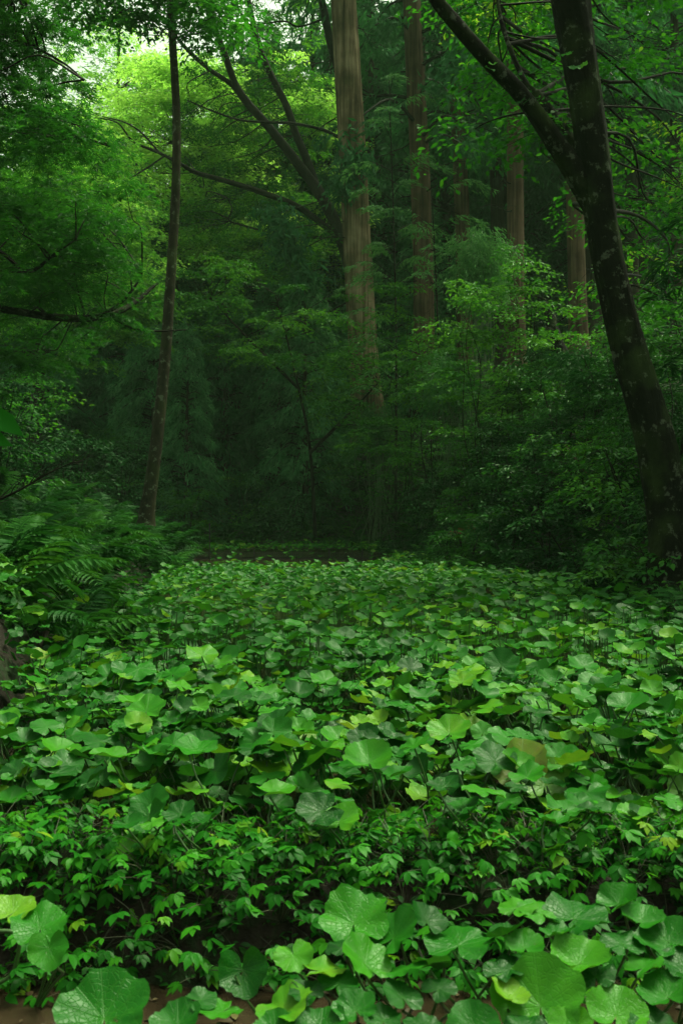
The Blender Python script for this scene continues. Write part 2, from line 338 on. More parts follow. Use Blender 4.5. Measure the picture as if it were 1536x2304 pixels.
def sheet(name, x0, x1, y0, y1, z, mat, nxx=12, nyy=12):
    a, b = np.meshgrid(np.linspace(x0, x1, nxx), np.linspace(y0, y1, nyy)); i = np.arange(nyy-1)[:, None]*nxx+np.arange(nxx-1)[None]
    o = link(name, mk_mesh(name, np.stack([a, b, a*0+z], -1).reshape(-1, 3), np.stack([i, i+1, i+nxx+1, i+nxx], -1).reshape(-1, 4), mat)); tag(o, kind='structure'); return o
sheet('water', -3.0, 3.6, -6, 3.12, -.045, M['water'])
sheet('water', -5.5, 4.6, 3.68, 27.3, .045, M['water'])
sheet('water', -6.5, 3.4, 27.45, 34.2, .10, M['water'])

# ------------------------------------------------------------------ trunks and branches
def trunk(name, pts, mat, root, seg=20, n=14, ridge=.05, kr=9, wob=.012, flare=0.0):
    """pts rows (x, y, z, r)"""
    q = spline(pts, n); c, r = q[:, :3], q[:, 3].copy()
    if flare:
        zz = c[:, 2]-c[0, 2]; r = r*(1+flare*np.exp(-np.abs(zz)/.45))
    ph = rng.uniform(0, 6, 4)
    def rd(i, a): return 1+ridge*(np.sin(kr*a+ph[0]+.05*i)+.6*np.sin((kr*2+1)*a+ph[1]-.04*i)+.8*np.sin(2*a+ph[2]+.03*i)+.5*np.sin(.35*i+3*a+ph[3]))/2
    return part(name, *tube(c, r, seg, rd, wob), mat, root)

def curve_to(a, b, sag=.0, bow=.12, n=6):
    a, b = np.asarray(a, float), np.asarray(b, float); L = np.linalg.norm(b-a)
    m1 = a+(b-a)*.35+rng.normal(0, bow*L*.5, 3)+np.array([0, 0, sag*L]); m2 = a+(b-a)*.7+rng.normal(0, bow*L*.4, 3)+np.array([0, 0, sag*L*.7])
    return spline([a, m1, m2, b], n)

def px_limb(rows, n=8):
    """rows of (px, py, depth, width in px) -> world rows with radius"""
    return np.array([(*P(a, b, d), w/2/FPX*d) for a, b, d, w in rows])

def twigs_for(centers, anchor_pts, rad, r0=.02, r1=.005, seg=4, sag=.05, side=3):
    """a thin branch from the nearest point of a limb line to every foliage spray, with a few side twigs"""
    parts = []; A = np.asarray(anchor_pts); farther = float(np.mean(np.asarray(centers)[:, 1])) > 15; side = 2 if farther else side; seg = 3 if farther else seg
    for c in centers:
        dd = np.linalg.norm(A-c, axis=1)+np.maximum(A[:, 2]-c[2], 0)*1.2
        a = A[np.argmin(dd)]; L = np.linalg.norm(c-a)
        cv = curve_to(a, c, sag, .1, 3 if farther else 4); parts.append(tube(cv, np.linspace(max(r0, .007*L), r1, len(cv)), seg))
        for k in range(side):
            an = rng.uniform(0, 6.28); e = c+np.array([math.cos(an), math.sin(an), rng.normal(-.1, .15)])*rad*.9
            s = cv[int(len(cv)*rng.uniform(.6, .95))]; tw = curve_to(s, e, .03, .1, 2); parts.append(tube(tw, np.linspace(r1*1.1, r1*.4, len(tw)), 3))
    return join(parts)

def crown_pads(cl, T, centers, rad, n, size, mt=.5, **k):
    for c in centers:
        cl.pad(T, c, rad*rng.uniform(.7, 1.3), int(n*rng.uniform(.7, 1.3)), size, np.clip(rng.normal(mt, .2), 0, 1), **k)

def px_centers(n, x0, x1, y0, y1, d0, d1, dens=None):
    out = []
    while len(out) < n:
        a, b, d = rng.uniform(x0, x1), rng.uniform(y0, y1), rng.uniform(d0, d1)
        if dens is None or rng.uniform() < dens(a, b): out.append(P(a, b, d))
    return np.array(out)

# --- conifer kind: trunk, boughs and drooping needle sprays; built at the origin and copied
def conifer_meshes(Ht, z0, L0, nb, rad, tuft=14, blade=.34, width=1.0):
    tv = np.array([(0, 0, -1.5, rad*1.15), (0, 0, 0, rad*1.1), (.05, .03, Ht*.4, rad*.8), (-.03, .02, Ht*.75, rad*.4), (0, 0, Ht, .03)])
    q = spline(tv, 8); ph = rng.uniform(0, 6)
    tm = tube(q[:, :3], q[:, 3], 14, lambda i, a: 1+.04*np.sin(7*a+ph)+.03*np.sin(15*a+i*.1))
    br = []; cl = Cloud()
    for k in range(nb):
        t = (k+rng.uniform())/nb; z = z0+(Ht-z0)*t; L = L0*(1-t)**.7*rng.uniform(.65, 1.2)+.3
        a = rng.uniform(0, 6.283); dx, dy = math.cos(a), math.sin(a)
        pts = [(0, 0, z), (dx*L*.4, dy*L*.4, z+.10*L), (dx*L*.75, dy*L*.75, z-.10*L), (dx*L, dy*L, z-.32*L)]
        c = spline(pts, 4); br.append(tube(c, np.linspace(.02+.012*L, .008, len(c)), 4))
        nt_ = max(4, int(tuft*(L/L0)+3)); s = rng.uniform(.25, 1, nt_)**.8; base = np.stack([np.interp(s, np.linspace(0, 1, len(c)), c[:, j]) for j in range(3)], 1)
        side = rng.normal(0, .16*L, nt_)*(1.15-s*.6); base[:, 0] += -dy*side; base[:, 1] += dx*side; base[:, 2] += -np.abs(side)*.4
        m = 9; pos = np.repeat(base, m, 0)+rng.normal(0, .12, (nt_*m, 3)); tt = np.repeat(np.clip(.35+.35*t+rng.normal(0, .15)+rng.normal(0, .12, nt_), 0, 1), m)
        d = np.stack([dx*.5+rng.normal(0, .45, nt_*m), dy*.5+rng.normal(0, .45, nt_*m), rng.normal(-.75, .4, nt_*m)], 1)
        nr = rng.normal(0, 1, (nt_*m, 3)); T = (T_NEEDLE[0]*np.array([1, width, 1]), T_NEEDLE[1])
        cl.add(*place(T, pos, d, nr, blade*rng.uniform(.6, 1.3, nt_*m), np.clip(tt+rng.normal(0, .1, nt_*m), 0, 1)))
    V, F, Tn = cl.arrays()
    return (mk_mesh('trunk', *tm, M['far_bark']), mk_mesh('boughs', *join(br), M['twig']), mk_mesh('crown', V, F, M['conifer'], Tn, smooth=False))

CON = [conifer_meshes(24, 4.5, 3.4, 140, .30, 17, .4, 1.5), conifer_meshes(27, 8, 3.2, 120, .34, 17, .4, 1.5), conifer_meshes(21, 1.6, 3.3, 160, .24, 17, .4, 1.5), conifer_meshes(12, .6, 2.6, 130, .15, 16, .32, 1.4), conifer_meshes(29, 12, 3.6, 100, .38, 16, .4, 1.5)]
M['conifer_pale'] = leaf_mat('conifer_needles_pale', [(0, (.025, .11, .035)), (.6, (.05, .19, .06)), (1, (.11, .30, .11))], 'tint', .6, .25, spec=.15)
_p = CON[3][2].copy(); _p.materials.clear(); _p.materials.append(M['conifer_pale']); CON.append((CON[3][0], CON[3][1], _p))
def conifer(k, x, y, s, label, group=None, lean=0):
    t = thing('cedar_tree', label, 'tree', (x, y, h(x, y)-.1), group)
    t.rotation_euler = (rng.normal(0, .02), rng.normal(0, .02)+lean, rng.uniform(0, 6.28)); t.scale = (s*rng.uniform(.92, 1.08),)*2+(s,)
    for nm, me in zip(('trunk', 'boughs', 'crown'), CON[k]):
        o = link(nm, me, t)
        if nm == 'boughs': o['kind'] = 'stuff'
    return t
GB = 'cedars closing the valley behind the field'; LB = 'tall dark cedar with drooping needle boughs at the back of the valley'
for x, y, k, s in [(-3.2, 45, 2, 1.0), (-.9, 47, 2, 1.05), (1.3, 49, 0, 1.0), (-5.4, 48, 0, .95), (-1.6, 53, 1, 1.1), (-7.5, 44, 3, 1.15), (-9.6, 46, 3, 1.3), (-5.0, 42.5, 3, .9),
                   (-11.5, 50, 2, .8), (-13.6, 45, 3, 1.2), (-2.6, 41.5, 3, .85), (-8.6, 53, 2, .8), (2.6, 55, 2, 1.2), (-4.2, 60, 0, 1.15), (.6, 62, 1, 1.2), (-12, 60, 2, .9), (-16.5, 55, 2, .9), (-17, 47, 3, 1.3), (-14.5, 66, 2, 1.0), (-19.5, 64, 2, 1.0), (-8.5, 70, 2, 1.1), (-3, 72, 2, 1.3), (-21, 52, 3, 1.4), (3.4, 46, 3, .9), (-.8, 44, 3, .7)]:
    conifer(k, x, y, s, LB, GB)
conifer(5, -1.4, 39.5, .86, 'pale bluish young cedar in front of the dark cedars beside the stout trunk')
conifer(5, -6.0, 38.5, .66, 'pale bluish young cedar standing behind the slender straight trunk')
conifer(5, -7.6, 40.5, .8, 'greyish young cedar at the edge of the hollow behind the ferny bank')
GR = 'cedars deep in the plantation on the slope'; LR = 'dim cedar trunk standing deep in the plantation behind the slope'
for x, y, k, s in [(4.4, 52, 4, 1.0), (6.2, 57, 1, 1.0), (8.0, 50, 4, .95), (9.6, 55, 1, 1.0), (11.4, 47, 4, .9), (12.8, 54, 1, 1.05), (14.6, 49, 4, .9), (17, 53, 2, 1.0), (5.4, 64, 0, 1.2), (8.8, 66, 0, 1.2), (12, 65, 0, 1.2), (15.6, 62, 0, 1.2), (19.5, 58, 2, 1.2),
                   (7.1, 44, 4, .85), (10.3, 41, 4, .8), (13.4, 40, 4, .8), (3.5, 74, 2, 1.3), (7.5, 76, 2, 1.3), (11.5, 77, 2, 1.3), (15.5, 74, 2, 1.3), (19.5, 76, 2, 1.3), (23.5, 70, 2, 1.3), (6.4, 60, 2, .9), (10.6, 60, 2, .9), (14.2, 57, 2, .9), (17.6, 47, 2, .8), (14, 88, 2, 1.6), (19, 92, 2, 1.6), (24, 88, 2, 1.6), (29, 92, 2, 1.6), (34, 84, 2, 1.6), (27, 76, 2, 1.4), (9, 94, 2, 1.7), (21.5, 62, 2, 1.2), (25, 58, 2, 1.2)]:
    conifer(k, x, y, s, LR, GR)
for x, y, k, s in [(8.4, 18, 4, .75)]:  # unseen cedar right of the view, added to shade the slope
    conifer(k, x, y, s, LR, GR)

# --- the named cedars
def cedar(label, rows, mat, nb, z0, L0, seed, depth_name='cedar_tree', dead=8, top=30):
    pr = px_limb(rows); b = pr[0]; root = thing('cedar_tree', label, 'tree', tuple(b[:3]))
    last = pr[-1]; d = (last[:3]-pr[-2][:3]); d = d/np.linalg.norm(d)
    pts = np.vstack([pr, [*(last[:3]+d*(top-last[2])*.5), last[3]*.72], [*(last[:3]+d*(top-last[2])), last[3]*.25]])
    trunk('trunk', pts, mat, root, 48, 16, .022, 17, .006, .25)
    q = spline(pts, 12); br, dd = [], []; cl = Cloud()
    def at(z): return np.array([np.interp(z, q[:, 2], q[:, j]) for j in range(3)])
    for k in range(nb):
        z = rng.uniform(z0, top-.5); t = (z-z0)/(top-z0); L = L0*(1-t)**.6*rng.uniform(.6, 1.2); a = rng.uniform(0, 6.283); dx, dy = math.cos(a), math.sin(a); o = at(z)
        c = spline([o, o+(dx*L*.4, dy*L*.4, .08*L), o+(dx*L*.75, dy*L*.75, -.12*L), o+(dx*L, dy*L, -.35*L)], 4); br.append(tube(c, np.linspace(.03+.012*L, .01, len(c)), 5))
        n_ = 13; s = rng.uniform(.3, 1, n_); base = np.stack([np.interp(s, np.linspace(0, 1, len(c)), c[:, j]) for j in range(3)], 1); sd = rng.normal(0, .2*L, n_)*(1.1-s*.6)
        base += np.stack([-dy*sd, dx*sd, -np.abs(sd)*.4], 1); m = 12; pos = np.repeat(base, m, 0)+rng.normal(0, .14, (n_*m, 3))
        dr = np.stack([dx*.5+rng.normal(0, .45, n_*m), dy*.5+rng.normal(0, .45, n_*m), rng.normal(-.7, .4, n_*m)], 1)
        cl.add(*place((T_NEEDLE[0]*np.array([1, 1.5, 1]), T_NEEDLE[1]), pos, dr, rng.normal(0, 1, (n_*m, 3)), .4*rng.uniform(.6, 1.3, n_*m), np.clip(np.repeat(rng.normal(.5, .16, n_), m)+rng.normal(0, .1, n_*m), 0, 1)))
    for k in range(dead):
        z = rng.uniform(z0*.35+1.5, z0+1.5); a = rng.uniform(0, 6.283); L = rng.uniform(.8, 2.4); o = at(z); e = o+np.array([math.cos(a)*L, math.sin(a)*L, rng.uniform(-.5, .1)*L])
        c = curve_to(o, e, -.02, .08, 4); dd.append(tube(c, np.linspace(.035, .006, len(c)), 5))
        s = c[7]; e2 = s+rng.normal(0, .35, 3); dd.append(tube(curve_to(s, e2, 0, .1, 3), np.linspace(.014, .004, 10), 4))
    part('boughs', *join(br+dd), M['twig'], root)['kind'] = 'stuff'
    if seed == 1:
        for (px, py, dd_) in ((790, 375, 35.2), (800, 350, 35.3), (770, 420, 35.2), (640, 520, 35.2), (650, 560, 35.4), (680, 620, 35.5), (620, 480, 35.4)):
            n_ = 220; o = P(px, py, dd_); br.append(tube(curve_to(P(790, py-25, 35.8), o, .02, .06, 4), .02, 4)); dr = np.stack([rng.normal(0, .6, n_), rng.normal(-.2, .5, n_), rng.normal(-.75, .4, n_)], 1)
            cl.add(*place((T_NEEDLE[0]*np.array([1, 1.5, 1]), T_NEEDLE[1]), o+rng.normal(0, 1, (n_, 3))*np.array([.34, .26, .24]), dr, rng.normal(0, 1, (n_, 3)), .38*rng.uniform(.6, 1.3, n_), np.clip(rng.normal(.4, .18, n_), 0, 1)))
        part('low_boughs', *join(br[-7:]), M['twig'], root)['kind'] = 'stuff'
    V, F, Tn = cl.arrays(); part('crown', V, F, M['conifer'], root, Tn, smooth=False)
    return root
cedar('stout straight cedar with pale ridged bark rising in the middle of the valley', [(838, 990, 36, 84), (822, 860, 36, 68), (808, 640, 36, 64), (790, 300, 36, 61), (772, 0, 36, 57), (757, -250, 36, 52)], M['cedar_bark'], 46, 21, 4.0, 1)
cedar('tall red-brown cedar just behind the stout pale one', [(952, 850, 39, 50), (952, 620, 39, 45), (943, 350, 39, 43), (930, 100, 39, 40), (922, -100, 39, 37)], M['red_bark'], 46, 15.5, 4.2, 2, dead=22)
cedar('slimmer brown cedar between the red-brown one and the leaning dark tree', [(1046, 820, 42, 36), (1040, 520, 42, 34), (1030, 300, 42, 31), (1017, 80, 42, 29), (1010, -100, 42, 27)], M['red_bark'], 46, 17, 3.6, 3, dead=12)
cedar('brown cedar standing on the ridge behind the pale bamboo clump', [(1162, 830, 33, 42), (1160, 640, 33, 38), (1158, 300, 33, 36), (1156, 0, 33, 33)], M['red_bark'], 40, 15.5, 3.4, 4, top=26)
cedar('orange-brown cedar partly hidden behind the leaning dark trunk', [(1302, 820, 36, 46), (1296, 600, 36, 40), (1288, 300, 36, 38), (1282, 0, 36, 34)], M['red_bark'], 40, 16, 3.4, 5, top=27)
cedar('grey cedar trunk at the edge of the plantation past the leaning dark tree', [(1424, 840, 42, 30), (1420, 500, 42, 28), (1414, 0, 42, 25)], M['far_bark'], 36, 18, 3.4, 6, top=28)

# --- broadleaf trees
def broadleaf(name, label, limbs, bark, leafmat, T, centers, rad, n, size, mt=.5, r0=.02, seg=12, group=None, extra=None, padk={}, ridge=.05, flare=0, twig=True, anchor_from=0):
    first = px_limb(limbs[0]) if not isinstance(limbs[0], np.ndarray) else limbs[0]
    root = thing(name, label, 'tree', tuple(first[0][:3]), group)
    anchors = []
    for i, l in enumerate(limbs):
        pr = px_limb(l) if not isinstance(l, np.ndarray) else l
        trunk('trunk' if i == 0 else 'limb', pr, bark, root, seg if i == 0 else max(8, seg//2), 12, ridge, 5, .015, flare if i == 0 else 0)
        if i >= anchor_from: anchors.append(spline(pr[:, :3], 10))
    A = np.vstack(anchors)
    if twig: part('branches', *twigs_for(centers, A, rad, r0), M['twig'], root)['kind'] = 'stuff'
    cl = Cloud(); crown_pads(cl, T, centers, rad, n, size, mt, **padk)
    if extra: extra(cl)
    V, F, Tn = cl.arrays(); part('crown', V, F, leafmat, root, Tn, smooth=False)
    return root

# right leaning dark tree
lean_limbs = [[(1538, 1350, 12.5, 150), (1512, 1200, 12.5, 102), (1475, 1000, 12.45, 86), (1418, 800, 12.4, 76), (1362, 560, 12.3, 70), (1332, 330, 12.2, 75), (1304, 140, 12.1, 78), (1282, 0, 12.0, 88), (1255, -200, 11.8, 92), (1225, -500, 11.5, 70), (1190, -900, 11.2, 40)],
              [(1335, 470, 12.3, 44), (1290, 385, 12.2, 50), (1235, 300, 12.0, 43), (1165, 205, 11.8, 37), (1100, 140, 11.6, 36), (1030, 60, 11.4, 33), (975, -10, 11.2, 31), (900, -160, 11, 26), (820, -320, 10.8, 14)],
              [(1306, 340, 12.3, 26), (1285, 315, 12.4, 22), (1250, 265, 12.6, 19), (1210, 215, 12.8, 17), (1178, 180, 12.9, 12), (1130, 60, 13.2, 9), (1110, -60, 13.5, 6)],
              [(1268, -120, 11.8, 46), (1330, -230, 12.4, 36), (1420, -330, 13, 24), (1560, -420, 13.6, 12)]]
lean_limbs = [[(a_, b_, d_*.905, w_) for a_, b_, d_, w_ in l_] for l_ in lean_limbs]
cR = np.vstack([px_centers(24, 985, 1260, -60, 330, 12.6, 15.5, lambda a, b: 1 if b < 250-abs(a-1090)*.3 else .25), px_centers(22, 1350, 1600, -80, 420, 12.8, 16), px_centers(26, 900, 1700, -620, -120, 10.5, 16),
                px_centers(6, 1000, 1250, 60, 320, 11.2, 12.2), px_centers(20, 1330, 1580, 380, 740, 13.2, 16)])
broadleaf('beech_tree', 'dark lichen-spotted broadleaf tree leaning in from the bank with a forked limb', lean_limbs, M['dark_bark'], M['beech'], T_OVAL, cR, .55, 150, .10, .6, .016, 36, padk=dict(droop=.3, thick=.22), ridge=.10, flare=.35)

# thin lichen trunk on the left bank
thin_limbs = [[(328, 1190, 20, 36), (334, 1130, 20, 31), (352, 1000, 20, 28), (372, 800, 20, 25), (386, 600, 20, 22), (396, 420, 20, 20), (397, 250, 20, 18), (389, 100, 20, 17), (384, 0, 20, 16), (380, -200, 20, 13), (376, -420, 20, 8)],
              [(384, -40, 20, 9), (330, -120, 19.4, 7), (250, -150, 18.8, 4)], [(388, -60, 20, 9), (450, -130, 20.4, 7), (540, -170, 21, 4)]]
cT = np.vstack([px_centers(40, 150, 560, -120, 75, 18.2, 21.5), px_centers(16, 180, 600, -420, -120, 18, 22)])
broadleaf('slender_tree', 'slender straight tree with lichen-blotched trunk standing among ferns on the bank', thin_limbs, M['grey_bark'], M['beech'], T_DIAMOND, cT, .6, 210, .12, .35, .014, 20, padk=dict(droop=.3), ridge=.04, flare=.3, anchor_from=0)

# multi-limbed tree behind the stout cedar
DM = 38.3
fork_scale = .84
fork_limbs = [[(850, 1010, DM, 60), (822, 800, DM, 44), (800, 660, DM, 38), (776, 560, DM, 36), (748, 490, DM, 32), (715, 430, DM, 30), (690, 395, DM, 28), (640, 330, DM-.3, 25), (600, 280, DM-.5, 23), (560, 235, DM-.6, 22), (530, 190, DM-.8, 19), (505, 120, DM-1, 17), (480, 50, DM-1, 15), (455, -40, DM-1.2, 12), (430, -150, DM-1.5, 8)],
              [(715, 430, DM, 22), (690, 360, DM+.2, 22), (665, 300, DM+.3, 20), (645, 240, DM+.4, 19), (615, 180, DM+.5, 18), (585, 110, DM+.6, 16), (565, 30, DM+.8, 14), (550, -60, DM+1, 10)],
              [(585, 110, DM+.6, 9), (555, 50, DM, 8), (520, 0, DM-.3, 6), (470, -50, DM-.6, 4)],
              [(560, 238, DM-.6, 14), (520, 190, DM-.8, 13), (470, 155, DM-1.1, 12), (425, 115, DM-1.5, 11), (395, 80, DM-1.8, 9), (350, 20, DM-2.2, 7), (320, -30, DM-2.5, 4)],
              [(768, 540, DM, 20), (720, 500, DM-.4, 17), (660, 460, DM-.8, 16), (580, 430, DM-1.2, 15), (500, 405, DM-1.7, 13), (440, 388, DM-2, 12), (405, 368, DM-2.4, 10), (360, 345, DM-2.8, 8), (300, 318, DM-3.2, 6), (262, 275, DM-3.6, 4), (190, 262, DM-4, 3)],
              [(360, 345, DM-2.8, 6), (320, 300, DM-3, 5), (280, 275, DM-3.4, 4), (230, 262, DM-3.8, 3)], [(372, 350, DM-2.8, 5), (320, 385, DM-3, 5), (270, 410, DM-3.2, 4), (215, 418, DM-3.5, 3)],
              [(760, 308, DM-.2, 10), (725, 292, DM-.4, 9), (660, 278, DM-.8, 8), (600, 275, DM-1, 7), (540, 270, DM-1.4, 6), (480, 250, DM-1.8, 5), (420, 225, DM-2.2, 3)],
              [(752, 532, DM-.3, 9), (700, 535, DM-.5, 8), (632, 537, DM-.8, 8), (590, 520, DM-1, 7), (540, 505, DM-1.2, 6), (515, 495, DM-1.3, 5), (522, 470, DM-1.4, 4), (512, 445, DM-1.5, 3)],
              [(760, 150, DM+.6, 26), (742, 90, DM+.5, 22), (728, 20, DM+.4, 20), (712, -60, DM+.3, 16)],
              [(722, 45, DM+.2, 6), (672, 60, DM-.2, 5), (640, 48, DM-.5, 5), (585, 55, DM-.8, 4), (510, 68, DM-1.2, 3)]]
cM = np.vstack([px_centers(66, 400, 720, -60, 400, DM+.6, DM+4), px_centers(50, 400, 720, 420, 640, DM-2, DM+1.5), px_centers(20, 400, 760, 200, 460, DM+.8, DM+4), px_centers(30, 300, 760, -380, -60, DM-3, DM+2)])
fork_limbs = [[(a_, b_, d_, w_*fork_scale) for a_, b_, d_, w_ in l_] for l_ in fork_limbs]
broadleaf('spreading_tree', 'dark many-limbed tree fanning out from behind the stout pale cedar', fork_limbs, M['twig'], M['maple'], T_DIAMOND, cM, .7, 200, .14, .5, .018, 14, padk=dict(droop=.2, thick=.22), ridge=.05)

# bright maples behind, upper left
def wl(rows): return np.array(rows, float)
def tree_at(x, y, Ht, r, lean=(0, 0)):
    z = h(x, y)-.2
    return wl([(x, y, z, r*1.25), (x+lean[0]*.3, y+lean[1]*.3, z+Ht*.3, r), (x+lean[0]*.7, y+lean[1]*.7, z+Ht*.65, r*.65), (x+lean[0], y+lean[1], z+Ht, r*.2)])
def dome(n, c, rx, ry, rz, zmin=-.6):
    out = []
    while len(out) < n:
        v = rng.normal(0, 1, 3); v /= np.linalg.norm(v)
        if v[2] < zmin: continue
        out.append(np.array(c)+v*np.array([rx, ry, rz])*rng.uniform(.45, 1)**.5)
    return np.array(out)
bt = [('tall pale tree closing most of the sky gap behind the overhanging maple', -13, 56, 27, (-12.2, 55, 20.5), (5.4, 3.5, 8.2), 190, .8),
      ('pale sunlit maple glowing behind the slender straight trunk', -7.4, 44, 19, (-7.2, 43.5, 15.2), (4.2, 3.2, 6.4), 200, .95),
      ('yellow-green maple filling the gap beside the many-limbed tree', -3.4, 47, 20, (-3.1, 46.5, 16), (3.8, 3.0, 7.2), 190, .8),
      ('bright maple low at the edge of the clearing behind the horizontal branch', -10.2, 33, 13, (-9.6, 33, 9.6), (3.8, 3.2, 5.2), 180, .42),
      ('hazy light-green tree farthest back under the patch of sky', -9.5, 52, 20, (-9.0, 51, 16.5), (6.4, 3.6, 8.6), 240, .92)]
for lb, x, y, Ht, c, rr, n, mt in bt:
    C = dome(n, c, *rr)
    broadleaf('maple_tree', lb, [tree_at(x, y, Ht, .2, (c[0]-x, c[1]-y))], M['twig'], M['bright'], T_DIAMOND, C, .9, 220, .18, mt, .02, 10, padk=dict(droop=.18, thick=.2))

cU = np.vstack([px_centers(34, 430, 800, 640, 830, 30.5, 35), px_centers(16, 400, 560, 560, 700, 30, 34), px_centers(26, 720, 930, 760, 960, 30.8, 34)])
broadleaf('understory_tree', 'layered dark-green understory tree spreading below the many-limbed tree', [wl([(-.9, 35.2, h(-.9, 35.2)-.2, .075), (-1.1, 34.6, 3.6, .055), (-1.6, 33.8, 6.2, .04), (-2.2, 33.2, 8.6, .02)]), wl([(-1.1, 34.6, 3.4, .07), (.2, 33.6, 4.6, .05), (1.2, 32.8, 5.6, .02)]), wl([(-1.5, 34, 5.6, .06), (-3, 32.8, 7.0, .04), (-4.2, 32, 8.2, .02)])], M['twig'], M['shrub'], T_DIAMOND, cU, .66, 150, .135, .72, .016, 10, padk=dict(droop=.25, thick=.12, up=.4))
# dark near maple reaching in from the left
near_limbs = [wl([(-6.3, 13.5, h(-6.3, 13.5)-.2, .24), (-6.2, 13.6, 3.2, .2), (-6.0, 13.8, 6, .16), (-5.6, 14, 9, .1), (-5.3, 14, 12, .03)]),
              np.vstack([[-6.22, 13.6, 3.0, .12], px_limb([(-60, 700, 14.2, 16), (20, 698, 14.4, 17), (110, 712, 14.8, 18), (200, 716, 15.2, 17), (270, 700, 15.6, 14), (315, 672, 16, 10), (345, 645, 16.3, 7), (362, 632, 16.5, 4)])]),
              px_limb([(215, 714, 15.2, 9), (262, 690, 15.4, 8), (300, 650, 15.5, 6), (320, 615, 15.6, 4)]), px_limb([(240, 704, 15.4, 7), (290, 735, 15.6, 6), (340, 745, 15.8, 5), (420, 742, 16.2, 3)]),
              np.vstack([[-6.1, 13.7, 4.6, .09], px_limb([(-30, 560, 14, 11), (60, 610, 13.6, 9), (120, 575, 13.4, 6), (170, 540, 13.2, 3)])]),
              np.vstack([[-6.0, 13.8, 6.2, .09], px_limb([(-20, 300, 13, 9), (80, 300, 12.6, 7), (170, 310, 12.2, 5), (250, 330, 12, 3)])]),
              np.vstack([[-5.8, 13.9, 7.4, .09], px_limb([(-40, 80, 12.6, 9), (60, 100, 12, 7), (140, 140, 11.6, 5), (190, 180, 11.4, 3)])])]
cN = np.vstack([px_centers(30, -120, 300, 330, 660, 12.5, 16, lambda a, b: 1 if a < 230-(abs(b-480))*.4 else .15), px_centers(34, -140, 190, -120, 330, 10.8, 14, lambda a, b: 1 if a < 110+b*.25 else .2),
                px_centers(12, -60, 330, 560, 740, 14.5, 16.2), px_centers(24, -300, 60, -600, -60, 10, 15), px_centers(8, -60, 260, 740, 900, 15, 17)])
broadleaf('maple_tree', 'dark overhanging maple with a level bent branch reaching in over the bank', near_limbs, M['dark_bark'], M['maple'], T_MAPLE, cN, .62, 250, .092, .14, .014, 14, padk=dict(droop=.28, thick=.2))

# --- young trees, shrubs and bamboo
def shrub(name, label, base, top, rad, npads, padr, n, size, T, mat, mt=.5, stems=4, group=None, cat='shrub', zlo=.25, padk={}, stemr=.012, stemmat='twig'):
    x, y, z = base; root = thing(name, label, cat, (x, y, z), group)
    if y > 15: T = {id(T_OVAL): T_DIAMOND, id(T_LANCE): T_SLIM}.get(id(T), T)
    hgt = top-z; C = []
    for k in range(npads):
        a = rng.uniform(0, 6.283); q = math.sqrt(rng.uniform(0, 1)); f = rng.uniform(zlo, 1)
        wd = rad*(1-.55*max(0, (f-.55)/.45)**1.5)
        C.append((x+math.cos(a)*q*wd, y+math.sin(a)*q*wd, z+hgt*f))
    C = np.array(C); st = []; A = []
    for k in range(stems):
        a = rng.uniform(0, 6.283); e = np.array((x+math.cos(a)*rad*.5, y+math.sin(a)*rad*.5, z+hgt*rng.uniform(.75, 1)))
        c = curve_to((x+rng.normal(0, .05), y+rng.normal(0, .05), z-.1), e, .03, .08, 6); A.append(c); st.append(tube(c, np.linspace(stemr*1.6, stemr*.4, len(c)), 6))
    part('stems', *join(st+[twigs_for(C, np.vstack(A), padr, .006, .003, 3)]), M[stemmat], root)
    cl = Cloud(); crown_pads(cl, T, C, padr, n, size, mt, **padk); V, F, Tn = cl.arrays(); part('foliage', V, F, mat, root, Tn, smooth=False)
    return root
def on(px, d): x = (px-768)/FPX*d; return (x, d, h(x, d))
def topz(py, d): return CAMZ+(1152-py)/FPX*d
for i, yv in enumerate(np.linspace(11.8, 29, 24)):
    xv = float(XR(yv))+[.45, 1.25, 2.0][i % 3]+rng.normal(0, .12)
    shrub('shrub', 'dark leafy shrub hugging the lower slope between the leaning tree and the far pool', (xv, yv, h(xv, yv)), h(xv, yv)+rng.uniform(.8, 1.3), .85, 22, .36, 85, .10, [T_OVAL, T_LANCE][i % 2], M['evergreen' if i % 4 else 'shrub'], .45+.12*(i % 3), 4, 'shrubs hugging the lower slope', zlo=.05, padk=dict(droop=.35, thick=.2))
# light-green layered saplings in front of the cedars
for lb, px, d, py, rad, npd, mt in [('light-green layered sapling in front of the foot of the stout cedar', 905, 29.5, 640, 1.6, 40, .75), ('light-green layered sapling beside the pale bamboo clump', 1095, 23.5, 640, 1.5, 44, .8),
                                    ('wide light-green sapling on the bank below the red-brown cedar', 985, 27.5, 720, 1.6, 44, .75), ('low bright sapling leaning over the bank in front of the stout cedar', 835, 34.5, 800, 1.5, 30, .5),
                                    ('sapling with flat leaf layers on the ridge by the broken stump', 1180, 24, 560, 1.2, 28, .75)]:
    shrub('sapling', lb, on(px, d), topz(py, d), rad, npd, .5, 120, .105, T_OVAL, M['shrub'], mt, 4, cat='sapling', zlo=.3, padk=dict(droop=.22, thick=.1, up=.35))
